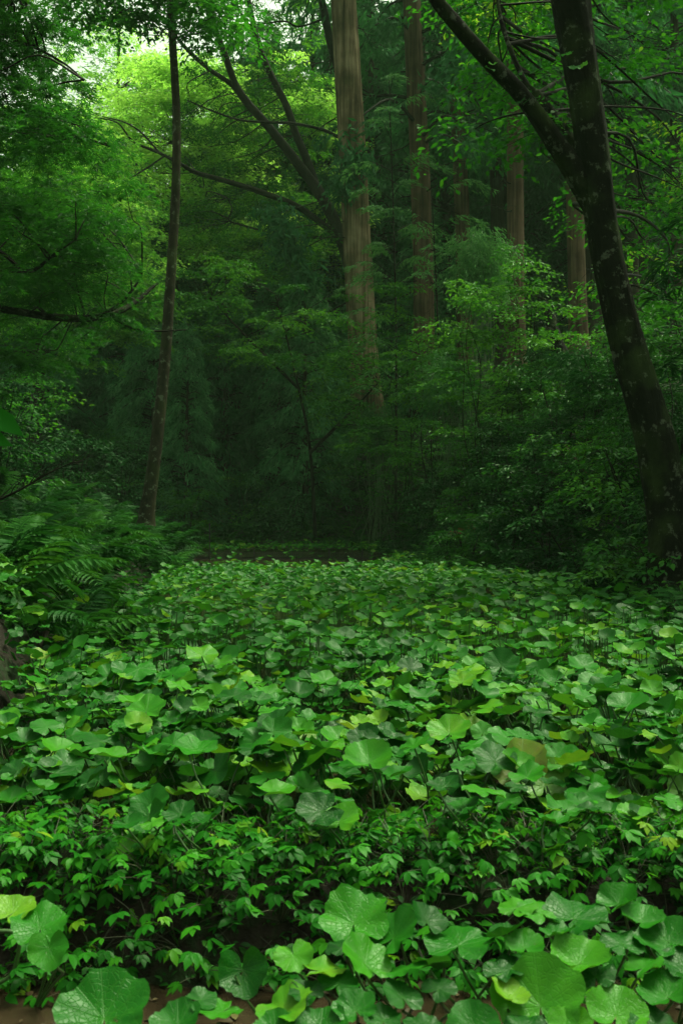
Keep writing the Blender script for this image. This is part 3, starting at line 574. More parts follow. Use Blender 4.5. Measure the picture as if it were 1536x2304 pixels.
# bamboo-like clumps
def bamboo(label, px, d, py, spread, nc, mt=.5, size=.16, droop=.5, name='bamboo_clump', mat='bamboo'):
    x, y, z = on(px, d); root = thing(name, label, 'bamboo', (x, y, z)); tz = topz(py, d); st = []; cl = Cloud()
    for k in range(nc):
        a = rng.uniform(0, 6.283); q = spread*rng.uniform(.25, 1); t = z+(tz-z)*rng.uniform(.72, 1)
        e = np.array((x+math.cos(a)*q, y+math.sin(a)*q, t-droop*q*.9)); m = np.array((x+math.cos(a)*q*.45, y+math.sin(a)*q*.45, t))
        c = spline([(x+rng.normal(0, .4), y+rng.normal(0, .4), z-.2), (x+math.cos(a)*q*.2+rng.normal(0, .2), y+math.sin(a)*q*.2, z+(t-z)*.6), m, e], 8); st.append(tube(c, np.linspace(.010, .003, len(c)), 4))
        n_ = 150; s = rng.uniform(.5, 1, n_); pos = np.stack([np.interp(s, np.linspace(0, 1, len(c)), c[:, j]) for j in range(3)], 1)+rng.normal(0, .13, (n_, 3))
        dr = np.stack([math.cos(a)*.6+rng.normal(0, .5, n_), math.sin(a)*.6+rng.normal(0, .5, n_), rng.normal(-.55, .35, n_)], 1)
        cl.add(*place(T_BAMBOO, pos, dr, rng.normal(0, .6, (n_, 3))+np.array([0, 0, 1]), size*rng.uniform(.6, 1.2, n_), np.clip(rng.normal(mt, .15, n_), 0, 1)))
    part('canes', *join(st), M['stalk'], root); V, F, Tn = cl.arrays(); part('foliage', V, F, M[mat], root, Tn, smooth=False)
    return root
bamboo('pale rounded bamboo clump between the cedars on the ridge', 1075, 28, 520, 1.35, 42, .65, .2)
bamboo('drooping bamboo tuft hanging over the dark foot of the bank', 850, 33.5, 905, 1.5, 34, .4, .2, .6)
bamboo('thin bamboo hanging below the wide sapling', 1010, 26.5, 810, 1.2, 22, .35, .17, .6)
# feathery young tree with level fronds beside the stout cedar
def feathery(label, px, d, py0, py1, n):
    base = on(px, d); root = thing('feathery_tree', label, 'tree', base); st = []; cl = Cloud()
    t0, t1 = np.array(base), P(px-15, py1, d)
    c = spline([t0-[0, 0, .1], (t0+t1)/2+[.1, 0, 0], t1], 10); st.append(tube(c, np.linspace(.035, .008, len(c)), 6))
    for k in range(n):
        s = rng.uniform(.3, 1); o = np.array([np.interp(s, np.linspace(0, 1, len(c)), c[:, j]) for j in range(3)]); a = rng.choice([rng.normal(0, .6), rng.normal(3.14, .6), rng.uniform(0, 6.28)]); L = rng.uniform(.9, 2.1)
        e = o+np.array([math.cos(a)*L, math.sin(a)*L, rng.uniform(.05, .25)]); m = (o+e)/2+[0, 0, .22*L]; b = spline([o, m, e], 6); st.append(tube(b, np.linspace(.012, .003, len(b)), 3))
        n_ = 120; q = rng.uniform(.25, 1, n_); pos = np.stack([np.interp(q, np.linspace(0, 1, len(b)), b[:, j]) for j in range(3)], 1); sd = rng.normal(0, .16, n_); pos += np.stack([-math.sin(a)*sd, math.cos(a)*sd, -np.abs(sd)*.4+rng.normal(0, .02, n_)], 1)
        dr = np.stack([math.cos(a)-math.sin(a)*np.sign(sd)*.9+rng.normal(0, .2, n_), math.sin(a)+math.cos(a)*np.sign(sd)*.9+rng.normal(0, .2, n_), rng.normal(-.35, .2, n_)], 1)
        cl.add(*place(T_LANCE, pos, dr, rng.normal(0, .3, (n_, 3))+np.array([0, 0, 1]), .17*rng.uniform(.6, 1.2, n_), np.clip(rng.normal(.6, .15, n_), 0, 1)))
    part('trunk', *tube(c, np.linspace(.05, .01, len(c)), 8), M['twig'], root); part('branches', *join(st[1:]), M['twig'], root)
    V, F, Tn = cl.arrays(); part('crown', V, F, M['bamboo'], root, Tn, smooth=False)
feathery('feathery young tree with level light fronds beside the stout cedar', 890, 31, 900, 180, 30)
feathery('smaller feathery tree with level fronds in front of the red-brown cedar', 985, 30, 900, 420, 14)

# glossy shrubs on the shaded slope
for lb, px, d, py, rad, npd, T, size, mat, mt in [
        ('glossy evergreen shrub crowning the shaded slope below the orange-brown cedar', 1240, 23, 790, 1.7, 44, T_LANCE, .15, 'evergreen', .7),
        ('glossy evergreen shrub close against the leaning dark trunk', 1370, 18.5, 780, 1.1, 30, T_LANCE, .15, 'evergreen', .65),
        ('grassy green bush on the lit ledge above the shaded slope', 1190, 24.5, 850, 1.2, 20, T_BAMBOO, .2, 'shrub', .8)]:
    shrub('shrub', lb, on(px, d), topz(py, d), rad, npd, .40, 85, size, T, M[mat], mt, 5, zlo=.35, padk=dict(droop=.5, thick=.15))
shrub('evergreen_tree', 'broad-leaved evergreen with big glossy leaf whorls past the leaning trunk', (4.5, 11.7, h(4.5, 11.7)), topz(420, 11.7), .95, 60, .32, 40, .17, T_LANCE, M['evergreen'], .6, 3, cat='tree', zlo=.3, padk=dict(droop=.7, thick=.15), stemr=.03)
shrub('shrub', 'broad-leaved shrub at the foot of the leaning dark tree beside the field', on(1462, 10.7), topz(1315, 10.7), .42, 22, .26, 42, .13, T_LANCE, M['evergreen'], .8, 4, zlo=.2, padk=dict(droop=.6))
shrub('shrub', 'dark leafy shrub spilling over the field edge at the frame side', on(1540, 9.7), topz(1350, 9.7), .5, 22, .26, 50, .12, T_LANCE, M['evergreen'], .7, 4, zlo=.15, padk=dict(droop=.6))
shrub('shrub', 'low dark shrub on the field edge below the bright fine-leaved bush', on(1400, 12.2), topz(1270, 12.2), .6, 24, .28, 55, .11, T_OVAL, M['evergreen'], .6, 4, zlo=.1, padk=dict(droop=.5))
shrub('shrub', 'bright fine-leaved bush pressed against the base of the leaning tree', on(1448, 11.9), topz(1255, 11.9), .35, 14, .22, 60, .07, T_LANCE, M['shrub'], .85, 4, zlo=.2, padk=dict(droop=.5))
k = 0
for px, d, hh, rad in [(900, 31, 1.8, 1.2), (960, 28, 1.7, 1.1), (1010, 25.5, 1.6, 1.0), (1065, 24, 1.7, 1.0), (1120, 22, 1.5, 1.0), (1170, 20.5, 1.4, .95), (1220, 19, 1.4, .9), (1270, 18, 1.3, .9), (1320, 17, 1.3, .9), (1370, 16.2, 1.2, .85),
                       (1090, 26, 1.7, 1.1), (1150, 24, 1.6, 1.1), (1210, 22, 1.5, 1.1), (1270, 20, 1.5, 1.0), (1330, 19, 1.5, 1.0), (1400, 18, 1.6, 1.0), (1460, 16, 1.5, .9), (1520, 14.2, 1.5, .8), (870, 34, 1.8, 1.2), (820, 37, 1.9, 1.3), (1000, 29, 1.9, 1.2), (1060, 20.5, 1.0, .8)]:
    shrub('shrub', 'dark glossy shrub at the foot of the shaded slope along the field' if k < 10 else 'dark shrub higher on the shaded slope below the cedar ridge', on(px, d), on(px, d)[2]+hh*1.15, rad, 17, .40, 80, .10, [T_OVAL, T_LANCE][k % 2], M['evergreen' if k % 3 else 'shrub'], .4+.1*(k % 3), 4, 'shrubs at the foot of the shaded slope' if k < 10 else 'shrubs higher on the shaded slope', zlo=.12); k += 1
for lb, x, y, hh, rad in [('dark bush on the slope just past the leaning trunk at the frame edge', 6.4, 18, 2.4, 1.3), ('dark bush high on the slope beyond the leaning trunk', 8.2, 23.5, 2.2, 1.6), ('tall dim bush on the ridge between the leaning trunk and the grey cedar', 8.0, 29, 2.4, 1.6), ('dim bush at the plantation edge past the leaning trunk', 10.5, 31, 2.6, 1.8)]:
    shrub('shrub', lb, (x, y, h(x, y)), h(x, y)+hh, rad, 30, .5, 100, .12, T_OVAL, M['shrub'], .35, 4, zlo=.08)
k = 0
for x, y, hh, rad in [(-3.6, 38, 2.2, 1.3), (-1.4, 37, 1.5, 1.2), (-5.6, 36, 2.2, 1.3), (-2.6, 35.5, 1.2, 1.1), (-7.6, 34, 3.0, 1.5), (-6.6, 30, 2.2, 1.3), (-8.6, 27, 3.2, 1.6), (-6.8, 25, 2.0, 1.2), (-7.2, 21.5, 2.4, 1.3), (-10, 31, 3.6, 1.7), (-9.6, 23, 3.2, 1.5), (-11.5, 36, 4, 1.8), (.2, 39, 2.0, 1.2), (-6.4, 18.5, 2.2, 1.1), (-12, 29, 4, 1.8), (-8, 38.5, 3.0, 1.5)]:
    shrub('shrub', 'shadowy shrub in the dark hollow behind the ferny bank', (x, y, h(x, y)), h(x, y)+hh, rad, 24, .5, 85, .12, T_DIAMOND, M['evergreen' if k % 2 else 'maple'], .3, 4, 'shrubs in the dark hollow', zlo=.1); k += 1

# ------------------------------------------------------------------ ferns
def frond_mesh(L, seed, mat):
    r = np.random.default_rng(seed); cl = Cloud(); T = T_LANCE
    s = np.linspace(0, 1, 12); rach = np.stack([s*L*.86, np.sin(s*2)*.03*L, L*(.55*s-.62*s**2.2)], 1); npn = 15
    for k in range(npn):
        t = .14+.84*k/npn; c = np.array([np.interp(t, s, rach[:, j]) for j in range(3)]); pl = L*.27*math.sin(math.pi*min(1, (t*.84+.16)))**.8*r.uniform(.85, 1.1)
        for sg in (-1, 1):
            dp = np.array([.5+r.normal(0, .06), sg*.85, -.3+r.normal(0, .08)]); nn = np.array([0, -sg*.15, 1.])+r.normal(0, .1, 3)
            cl.add(*place(T, c[None], dp[None], nn[None], pl, np.zeros(1)))
            dp = dp/np.linalg.norm(dp); m = 5; q = np.linspace(.15, .8, m); pos = c+q[:, None]*dp*pl; pos[:, 2] -= .12*q*q*pl
            for s2 in (-1, 1):
                d2 = dp*.7+s2*np.array([.75, -sg*.45, -.05]); cl.add(*place(T_DIAMOND, pos, np.repeat(d2[None], m, 0), np.repeat(nn[None], m, 0), pl*.17*(1.1-q*.8), np.zeros(m)))
    V, F, Tn = cl.arrays(); tv, tf = tube(rach, np.linspace(.006, .0015, 12), 3); tf3 = np.vstack([tf[:, [0, 1, 2]], tf[:, [0, 2, 3]]])
    return mk_mesh('frond', np.vstack([V, tv]), np.vstack([F, tf3+len(V)]), mat, smooth=False)
FR = [frond_mesh(.8, i, M['fern']) for i in range(4)]; FRD = frond_mesh(.7, 9, M['fern_dead'])
def fern(x, y, s, label, group, nf=8, mesh=None, face=None):
    root = thing('fern', label, 'fern', (x, y, h(x, y)-.02), group, rng.uniform(0, 6.28))
    for k in range(nf):
        o = link('frond', mesh or FR[rng.integers(4)], root); a = 2*math.pi*k/nf+rng.normal(0, .25)
        o.rotation_euler = (rng.normal(0, .15), R(-rng.uniform(5, 48)), a); sc = s*rng.uniform(.75, 1.15); o.scale = (sc, sc, sc)
    return root
def cluster(n, fx, mind):
    out = []; tries = 0
    while len(out) < n and tries < 6000:
        tries += 1; p = fx()
        if all((p[0]-q[0])**2+(p[1]-q[1])**2 > mind*mind for q in out): out.append(p)
    return out
def left_spot():
    y = rng.uniform(7.4, 26); u = .1+abs(rng.normal(0, 1.3)); return (float(XL(y))-u, y)
for x, y in cluster(70, left_spot, .43): fern(x, y, rng.uniform(.95, 1.45), *(('arching fern at the near end of the bank above the mossy log', 'ferns above the mossy log') if y < 12 else ('arching fern on the bank between the mossy log and the slender tree', 'ferns between log and slender tree') if y < 18.5 else ('arching fern around and behind the foot of the slender straight tree', 'ferns around the slender tree')))
def right_spot():
    y = rng.uniform(9.3, 30); u = .05+rng.uniform(0, 1)**1.5*2.0; return (float(XR(y))+u, y)
for x, y in cluster(62, right_spot, .5): fern(x, y, rng.uniform(.8, 1.2), 'dim fern at the foot of the shaded slope below the leaning tree', 'ferns below the shaded slope', 8)
def far_spot(): return (rng.uniform(-6.5, 1.0), rng.uniform(34, 39))
for x, y in cluster(22, far_spot, .7): fern(x, y, rng.uniform(1.0, 1.5), 'dim fern beyond the far pool under the cedars', 'ferns beyond the far pool', 8)
x, y, _ = on(1062, 23); fern(x-.1, y-.3, 1.0, 'withered rust-brown fern at the foot of the shaded slope', None, 10, FRD)

# ground cover on the banks (leafy litter and creepers nobody could count)
def cover(name, label, pts, size, T=T_OVAL, lift=.08, mt=.4):
    pts = np.asarray(pts); n = len(pts); z = H(pts[:, 0], pts[:, 1])+rng.uniform(.0, 1, n)**2*lift*2+.02
    a = rng.uniform(0, 6.28, n); d = np.stack([np.cos(a), np.sin(a), rng.normal(-.2, .3, n)], 1); nr = rng.normal(0, .5, (n, 3))+np.array([0, 0, 1])
    V, F, Tn = place(T, np.column_stack([pts, z]), d, nr, size*rng.uniform(.5, 1.3, n), np.clip(rng.normal(mt, .22, n), 0, 1))
    return tag(link(name, mk_mesh(name, V, F, M['cover'], Tn, smooth=False)), label, 'ground cover', kind='stuff')
yy = rng.uniform(6.5, 34, 15000); cover('ground_cover', 'low leafy creepers and litter covering the ferny bank', np.column_stack([XL(yy)-np.abs(rng.uniform(-.1, 1, 15000))**1.3*5, yy]), .11, T_DIAMOND, .14, .4)
yy = rng.uniform(9, 40, 22000); cover('ground_cover', 'dark leafy creepers covering the shaded slope', np.column_stack([XR(yy)+rng.uniform(-.03, 1, 22000)*6, yy]), .12, T_DIAMOND, .16, .3)
yy = rng.uniform(9, 32, 9000); cover('ground_cover', 'shadowy creepers hanging on the steep foot of the slope', np.column_stack([XR(yy)+rng.uniform(-.05, 1, 9000)*2.8, yy]), .12, T_DIAMOND, .18, .4)
yy = rng.uniform(2.92, 3.72, 5200); cover('ground_cover', 'tiny creeping leaves and moss on the low ridge between the pools', np.column_stack([rng.uniform(-1.7, 1.7, 5200), yy]), .032, T_OVAL, .035, .5)
xx = rng.uniform(-14, 16, 14000); cover('ground_cover', 'dim undergrowth on the floor beneath the back cedars', np.column_stack([xx, rng.uniform(33, 60, 14000)]), .2, T_DIAMOND, .2, .3)

# ------------------------------------------------------------------ wasabi
def wasabi_leaf(seed, A=36, RG=5, cup=None):
    """round heart-shaped leaf of radius 1; the stalk joins at the origin near the notch, the tip points to +x"""
    r = np.random.default_rng(seed); cup = r.uniform(-.08, .36) if cup is None else cup
    th = np.linspace(-np.pi+.16, np.pi-.16, A+1); ph = r.uniform(0, 6.28, 5)
    notch = 1-.62*np.exp(-((np.pi-np.abs(th))/.34)**2)
    edge = (.95+.10*np.cos(th))*notch*(1+.03*np.cos(17*th+ph[0])+.05*np.cos(5*th+ph[1])+.035*np.cos(3*th+ph[4])+.013*r.normal(0, 1, A+1))
    ring = (np.arange(1, RG+1)/RG)**.85; Vs = [(0, 0, 0)]; uv = [(.5, .5)]
    fold = r.uniform(-.15, .25); w1, w2 = r.uniform(.03, .11), r.uniform(.02, .07)
    for q in ring:
        for j in range(A+1):
            rad = edge[j]*q; x, y = rad*math.cos(th[j]), rad*math.sin(th[j])
            z = cup*rad**1.6+fold*abs(y)*q-.16*max(0, x)**3*r.uniform(.8, 1.2)*0.5
            z += w1*q**2*math.cos(4*th[j]+ph[2])+w2*q**3*math.cos(9*th[j]+ph[3])+.022*q*(1-q*.4)*abs(math.sin(5.5*th[j]))
            Vs.append((x+.28*0, y, z)); uv.append((.5+.48*x/1.1, .5+.48*y/1.1))
    tri = [(0, 1+j, 2+j) for j in range(A)]; quad = []
    for k in range(RG-1):
        o = 1+k*(A+1); p = o+A+1
        quad += [(o+j, p+j, p+j+1, o+j+1) for j in range(A)]
    return np.array(Vs), np.array(tri), np.array(quad), np.array(uv)
WL = []
for s in range(14):
    V, t, q, uv = wasabi_leaf(s); WL.append((mk_mesh('leaf', V, [t, q], M['wasabi'], uv=uv), mk_mesh('leaf', V, [t, q], M['wasabi_yellow'], uv=uv)))
sq = np.linspace(0, 1, 7); STK = mk_mesh('stalk', *tube(np.stack([.06*np.sin(sq*3.1), .03*np.sin(sq*5), sq], 1), np.linspace(.0048, .0036, 7), 5), M['stalk'])

def leaf_matrix(pos, az, el, roll, s):
    """tip direction: azimuth az, raised by el; roll about the tip axis"""
    m = Matrix.Rotation(az, 3, 'Z') @ Matrix.Rotation(-el, 3, 'Y') @ Matrix.Rotation(roll, 3, 'X')
    return Matrix.Translation(pos) @ m.to_4x4() @ Matrix.Diagonal((s, s, s, 1))
def add_leaf(root, top, az, el, roll, s, base=None, yellow=False, stalk=True, variant=None):
    o = link('leaf', WL[variant if variant is not None else rng.integers(14)][1 if yellow else 0], root)
    L = Vector(top)-root.location; o.matrix_local = leaf_matrix(L, az, el, roll, s)
    if stalk:
        b = Vector(base)-root.location if base is not None else Vector((0, 0, -.03))
        k = link('stalk', STK, root); v = L-b; q = v.to_track_quat('Z', 'Y'); k.matrix_local = Matrix.Translation(b) @ q.to_matrix().to_4x4() @ Matrix.Diagonal((1, 1, v.length, 1))
    return o
def wasabi(x, y, nl, label, group=None, hh=(.16, .39), ss=(.031, .077), z0=None, yellow=0):
    z = (.02 if z0 is None else z0); root = thing('wasabi_plant', label, 'wasabi plant', (x, y, z), group)
    a0 = rng.uniform(0, 6.28); hv = 1+.16*math.sin(x*3.1+y*2.2)+.12*math.sin(x*6.7-y*4.1)
    for k in range(nl):
        a = a0+k*2.4+rng.normal(0, .3); hz = rng.uniform(*hh)*hv; q = hz*rng.uniform(.1, .42)
        s = rng.uniform(*ss)*(0.75+.5*hz/hh[1])
        top = (x+math.cos(a)*q, y+math.sin(a)*q, z+hz)
        add_leaf(root, top, a+rng.normal(0, .7) if rng.uniform() < .45 else R(rng.normal(95, 55)), R(rng.normal(10, 15)), R(rng.normal(0, 14)), s, yellow=(k < yellow))
    return root
# the plants that show largest: the near rows
spots = []
y = 3.72
while y < 6.7:
    st = .185; xw = .343*y+.25; x = -xw+rng.uniform(0, st)
    while x < xw:
        if x < float(XL(y))+.05: x += st; continue
        spots.append((x+rng.normal(0, .045), y+rng.normal(0, .05))); x += st
    y += st
rng.shuffle(spots); spots = sorted(spots[:], key=lambda p: p[1])
near = [p for p in spots][:300]; ynear = max(p[1] for p in near)
print('near wasabi', len(spots), len(near), ynear)
for x, y in near:
    yel = 1 if rng.uniform() < .05 else 0
    wasabi(x, y, int(rng.integers(5, 9)), 'wasabi clump with a yellowing leaf among the green near rows' if yel else 'clump of round all-green wasabi leaves in the near half of the field', 'yellowing wasabi plants in the near rows' if yel else 'wasabi plants in the near rows', yellow=yel)
wasabi((1215-768)/FPX*3.9, 3.9, 4, 'wasabi plant with a big yellow leaf just behind the low leafy ridge', None, (.22, .34), (.1, .13), yellow=2)

for x, y in cluster(13, lambda: (rng.uniform(-1.2, 1.25), rng.uniform(3.15, 3.6)), .16):
    wasabi(x, y, int(rng.integers(3, 6)), 'stray wasabi clump growing among the small herbs on the low ridge', 'stray wasabi on the low ridge', (.1, .26), (.035, .07), h(x, y)-.02)
# farther rows: too many to count
Vf, Ff, Tf, Uf, of = [], [], [], [], 0
lows = [wasabi_leaf(100+s, 11, 2) for s in range(10)]
def grid_rows():
    pts = []; y = ynear-.15
    while y < 26.6:
        st = .088+.0028*y; xl, xr = XL(y)+.08, min(float(XR(y))-.05, .343*y+1.2); xl = max(float(xl), -.343*y-1.2)
        x = xl+rng.uniform(0, st)
        while x < xr: pts.append((x+rng.normal(0, .05), y+rng.normal(0, .05))); x += st
        y += st*.8
    return pts
far = grid_rows(); extra_far = [(rng.uniform(-4.2, 1.6), rng.uniform(28, 33.5)) for _ in range(700)]
SV, SF, so = [], [], 0
for x, y in far+extra_far:
    if 20.3+.5*math.sin(x*2.1) < y < 27.2 and x < 1.35+.5*math.sin(y) and rng.uniform() < .97: continue
    z = .03+rng.uniform(.20, .44)*(1+.16*math.sin(x*3.1+y*2.2)+.12*math.sin(x*6.7-y*4.1))*(1-.35*min(1, max(0, (y-13)/7)))+(.06 if y > 27 else 0); V, t, q, uv = lows[rng.integers(10)]; s = rng.uniform(.03, .082)
    m = leaf_matrix(Vector((0, 0, 0)), rng.uniform(0, 6.28) if rng.uniform() < .45 else R(rng.normal(95, 55)), R(rng.normal(12, 16)), R(rng.normal(0, 14)), s).to_3x3(); m = np.array(m)
    Vf.append(V @ m.T+np.array((x, y, z))); Ff.append(np.vstack([t, q[:, [0, 1, 2]], q[:, [0, 2, 3]]])+of); of += len(V)
    tt = np.clip(rng.beta(2, 2.2)+.12*math.sin(x*1.3+y*.8)+.03*(y-12)/10, 0, .99); tt = .97 if rng.uniform() < .03 else tt
    Tf.append(np.full(len(V), tt)); Uf.append(uv)
    if y < 10:
        v, f = tube(np.array([(x+rng.normal(0, .04), y+rng.normal(0, .04), .0), (x, y, z)]), np.array([.0045, .0038]), 3); SV.append(v); SF.append(f+so); so += len(v)
fo = link('wasabi_rows', mk_mesh('wasabi_rows', np.vstack(Vf), np.vstack(Ff), M['wasabi_far'], np.concatenate(Tf), np.vstack(Uf)))
tag(fo, 'mass of wasabi leaves filling the field back to the far pool', 'wasabi field', kind='stuff')
tag(link('wasabi_stalks', mk_mesh('wasabi_stalks', np.vstack(SV), np.vstack(SF), M['stalk'])), 'thin leaf stalks crowded beneath the mid-field wasabi leaves', 'wasabi stalks', kind='stuff')
print('far leaves', len(Vf))

for i, (px, py, wp, az, lb) in enumerate([(455, 1475, 92, 95, 'tall broad dark leaf standing above the field beside the ferny bank'), (285, 1512, 84, 160, 'flat dark wasabi leaf pair beside the mossy log'), (390, 1516, 88, 20, 'wide drooping dark leaf just past the mossy log'),
        (330, 1600, 112, 90, 'large dark upright wasabi leaf in the near rows by the bank'), (1070, 1500, 82, 70, 'tall fan-shaped leaf in the middle of the field'), (1310, 1500, 88, 100, 'broad pale-veined leaf toward the leaning tree side of the field'),
        (620, 1625, 108, 60, 'large glossy dark leaf in the middle near rows'), (830, 1715, 130, 95, 'largest veined fan leaf above the near rows'), (1010, 1650, 118, 80, 'broad double dark leaf in the near rows'), (930, 1680, 90, 10, 'pale smooth leaf lying over the dark near rows')]):
    d = FPX*(CAMZ-.47)/(py-1152); c = P(px, py, d); root = thing('wasabi_plant', lb, 'wasabi plant', (c[0], c[1]+.03, .02)); sz = wp/2/FPX*d*.86
    add_leaf(root, c, R(az), R(24), R(rng.normal(0, 8)), sz); add_leaf(root, c+np.array([.1, .06, -.06]), R(az-70), R(12), R(rng.normal(0, 8)), sz*.75); add_leaf(root, c+np.array([-.1, .05, -.09]), R(az+80), R(10), 0, sz*.7)
# foreground plants standing in the near pool: (leaf px, py, width px, azimuth deg, raise deg, roll)
fg = [('big single wasabi leaf over the muddy water', [(235, 2262, 250, 95, 38, 8)], (250, 2420)),
      ('wasabi plant with one ragged drooping leaf beside the muddy water', [(545, 2165, 135, -80, -55, 10), (640, 2255, 160, 60, 30, -10), (500, 2262, 120, 200, 18, 0)], (575, 2440)),
      ('tall wasabi plant with upright cupped leaves in the foreground', [(795, 2055, 190, 100, 40, 10), (885, 2090, 160, 40, 50, -15), (822, 2150, 160, 130, 42, 12), (905, 2165, 130, 20, 30, 0)], (850, 2380)),
      ('wasabi plant with broad mottled leaves behind the big foreground leaf', [(1030, 2105, 190, 80, 20, 5), (1130, 2090, 130, 20, 25, -10), (980, 2150, 120, 170, 12, 6)], (1050, 2400)),
      ('wasabi plant with one huge veined leaf low in the foreground', [(1215, 2235, 250, 80, 48, -6), (1300, 2150, 160, 40, 24, 8), (1150, 2160, 120, 140, 15, 0)], (1210, 2480)),
      ('wasabi plant with a pale blotched leaf at the bottom edge', [(1065, 2300, 150, 90, 45, 0), (860, 2285, 110, 100, 30, 0), (960, 2300, 120, 160, 20, 8)], (1000, 2560)),
      ('wasabi plant with a tall fan leaf near the shaded bank corner', [(1290, 2045, 180, 60, 22, 10), (1390, 2020, 120, 20, 40, 0)], (1330, 2290)),
      ('wasabi plant crowding the bottom corner under the shiny wet leaf', [(1385, 2265, 170, 70, 35, 12), (1445, 2165, 110, 30, 30, 0), (1500, 2225, 150, 90, 20, -12)], (1430, 2520)),
      ('low wasabi plant at the bottom edge between mud and foreground leaves', [(400, 2290, 140, 90, 25, 0), (450, 2240, 90, 30, 15, 5), (720, 2300, 150, 80, 30, 0)], (520, 2560)),
      ('small wasabi plant at the foot of the leafy ridge beside the mud', [(90, 2070, 150, 120, 40, 0), (30, 2040, 120, 60, 30, 10), (110, 2120, 110, -70, -50, 0)], (70, 2260)),
      ('wasabi plant with drooping torn leaves by the dark ridge gap', [(660, 2135, 110, -60, -20, 12), (720, 2170, 120, 20, 12, 0), (770, 2120, 90, 100, 20, 0)], (710, 2330)),
      ('wasabi plant at the frame edge behind the bottom corner leaves', [(1500, 2100, 160, 110, 25, 0), (1440, 2060, 120, 60, 20, 0), (1540, 2160, 140, 90, 28, 0)], (1500, 2330))]
fg += [('mid-sized wasabi plant between the tall cupped one and the mottled one', [(960, 2060, 110, 80, 30, 0), (905, 2230, 120, 100, 32, 8), (985, 2215, 100, 30, 26, 0)], (940, 2330)),
      ('small wasabi plant under the huge veined foreground leaf', [(1140, 2230, 110, 120, 30, 0), (1120, 2180, 90, 60, 22, 0), (1180, 2120, 110, 90, 26, 5)], (1150, 2340)),
      ('wasabi plant behind the shiny wet corner leaf', [(1340, 2185, 110, 80, 30, 0), (1400, 2110, 120, 110, 28, 0), (1470, 2290, 140, 90, 34, 6)], (1400, 2350)),
      ('lopsided wasabi plant leaning over the water in front of the ridge gap', [(760, 2200, 110, 70, 30, 0), (690, 2225, 100, 140, 26, 0), (800, 2260, 120, 100, 30, -8)], (745, 2390)),
      ('wasabi plant at the foot of the ridge near the frame edge', [(1220, 2040, 130, 90, 26, 0), (1160, 2030, 110, 60, 24, 8), (1250, 2090, 100, 30, 22, 0)], (1210, 2220)),
      ('wasabi plant at the bottom edge under the pale blotched leaf', [(1180, 2310, 130, 90, 36, 0), (1280, 2300, 120, 60, 34, 6), (620, 2310, 120, 100, 30, 0)], (1150, 2520))]
for lb, leaves, bp in fg:
    db = 2240*(CAMZ+.05)/(bp[1]-1152); b = P(bp[0], bp[1], db)
    root = thing('wasabi_plant', lb, 'wasabi plant', (b[0], b[1], -.06))
    for px, py, wp, az, el, ro in leaves:
        zt = .30-.10*(py-2100)/200; d = FPX*(CAMZ-zt)/(py-1152); c = P(px, py+wp*.12, d)
        add_leaf(root, c, R(az+rng.normal(0, 8)), R(el-14 if el > 0 else el), R(ro+rng.normal(0, 9)), wp/2/FPX*d*.86)

for x, y in cluster(95, lambda: (lambda yy: (float(XL(yy))-abs(rng.uniform(-.08, 1.1)), yy))(rng.uniform(5.6, 12.5)), .15):
    root = thing('heart_leaf_plant', 'low heart-leaved plant in the dark under the ferny bank', 'plant', (x, y, h(x, y)-.01), 'heart-leaved plants under the ferny bank')
    for k in range(9):
        a = rng.uniform(0, 6.28); q = rng.uniform(.04, .22); add_leaf(root, (x+math.cos(a)*q, y+math.sin(a)*q, h(x, y)+rng.uniform(.08, .34)), a, R(rng.normal(-12, 18)), R(rng.normal(0, 18)), rng.uniform(.035, .07), stalk=False)
# ------------------------------------------------------------------ low leafy ridge between the pools
def palm_leaf(seed):
    r = np.random.default_rng(seed); cl = Cloud(); angs = [0, .62, -.62, 1.25, -1.25] if seed % 3 else [0, .9, -.9]
    T = T_OVAL
    for a in angs:
        l = 1-.28*abs(a); cl.add(*place(T, np.array([[.04*math.cos(a), .04*math.sin(a), 0]]), np.array([[math.cos(a), math.sin(a), r.normal(-.25, .12)]]), np.array([[0, 0, 1.]])+r.normal(0, .12, (1, 3)), l, np.zeros(1)))
    V, F, Tn = cl.arrays(); return mk_mesh('leaf', V, F, M['herb'], smooth=True)
HL = [palm_leaf(s) for s in range(7)]
def herb_stem(seed):
    r = np.random.default_rng(seed); return None
def herb(x, y, n, label, group, spread=.16, ht=(.01, .165), sz=(.034, .066)):
    root = thing('creeping_herb', label, 'herb', (x, y, h(x, y)-.01), group); st = []
    for k in range(n):
        a = rng.uniform(0, 6.28); q = spread*math.sqrt(rng.uniform(0, 1)); L = Vector((math.cos(a)*q, math.sin(a)*q, rng.uniform(*ht)))
        o = link('leaf', HL[rng.integers(7)], root); o.matrix_local = leaf_matrix(L, a+rng.normal(0, .8), R(rng.normal(-8, 14)), R(rng.normal(0, 14)), rng.uniform(*sz))
        c = spline([(0, 0, 0), (L.x*.4, L.y*.4, L.z*.65), tuple(L)], 3); st.append(tube(c, np.linspace(.002, .0012, len(c)), 3))
    V, F = join(st); link('stems', mk_mesh('stems', V, F, M['herb_stem']), root)
hs_ = cluster(170, lambda: (rng.uniform(-1.35, 1.4), rng.uniform(2.93, 3.62)), .086)
for x, y in hs_: herb(x, y, int(rng.integers(16, 23)), 'small creeping herb with fingered leaves on the low ridge between the pools', 'herbs on the low ridge')
print('herbs', len(hs_))

for x, y in cluster(16, lambda: (rng.uniform(-1.8, 1.8), rng.uniform(3.8, 7.5)), .4): herb(x, y, int(rng.integers(12, 18)), 'upright weed with fingered leaves poking up between the wasabi leaves', 'weeds among the wasabi', .2, (.25, .46), (.035, .06))
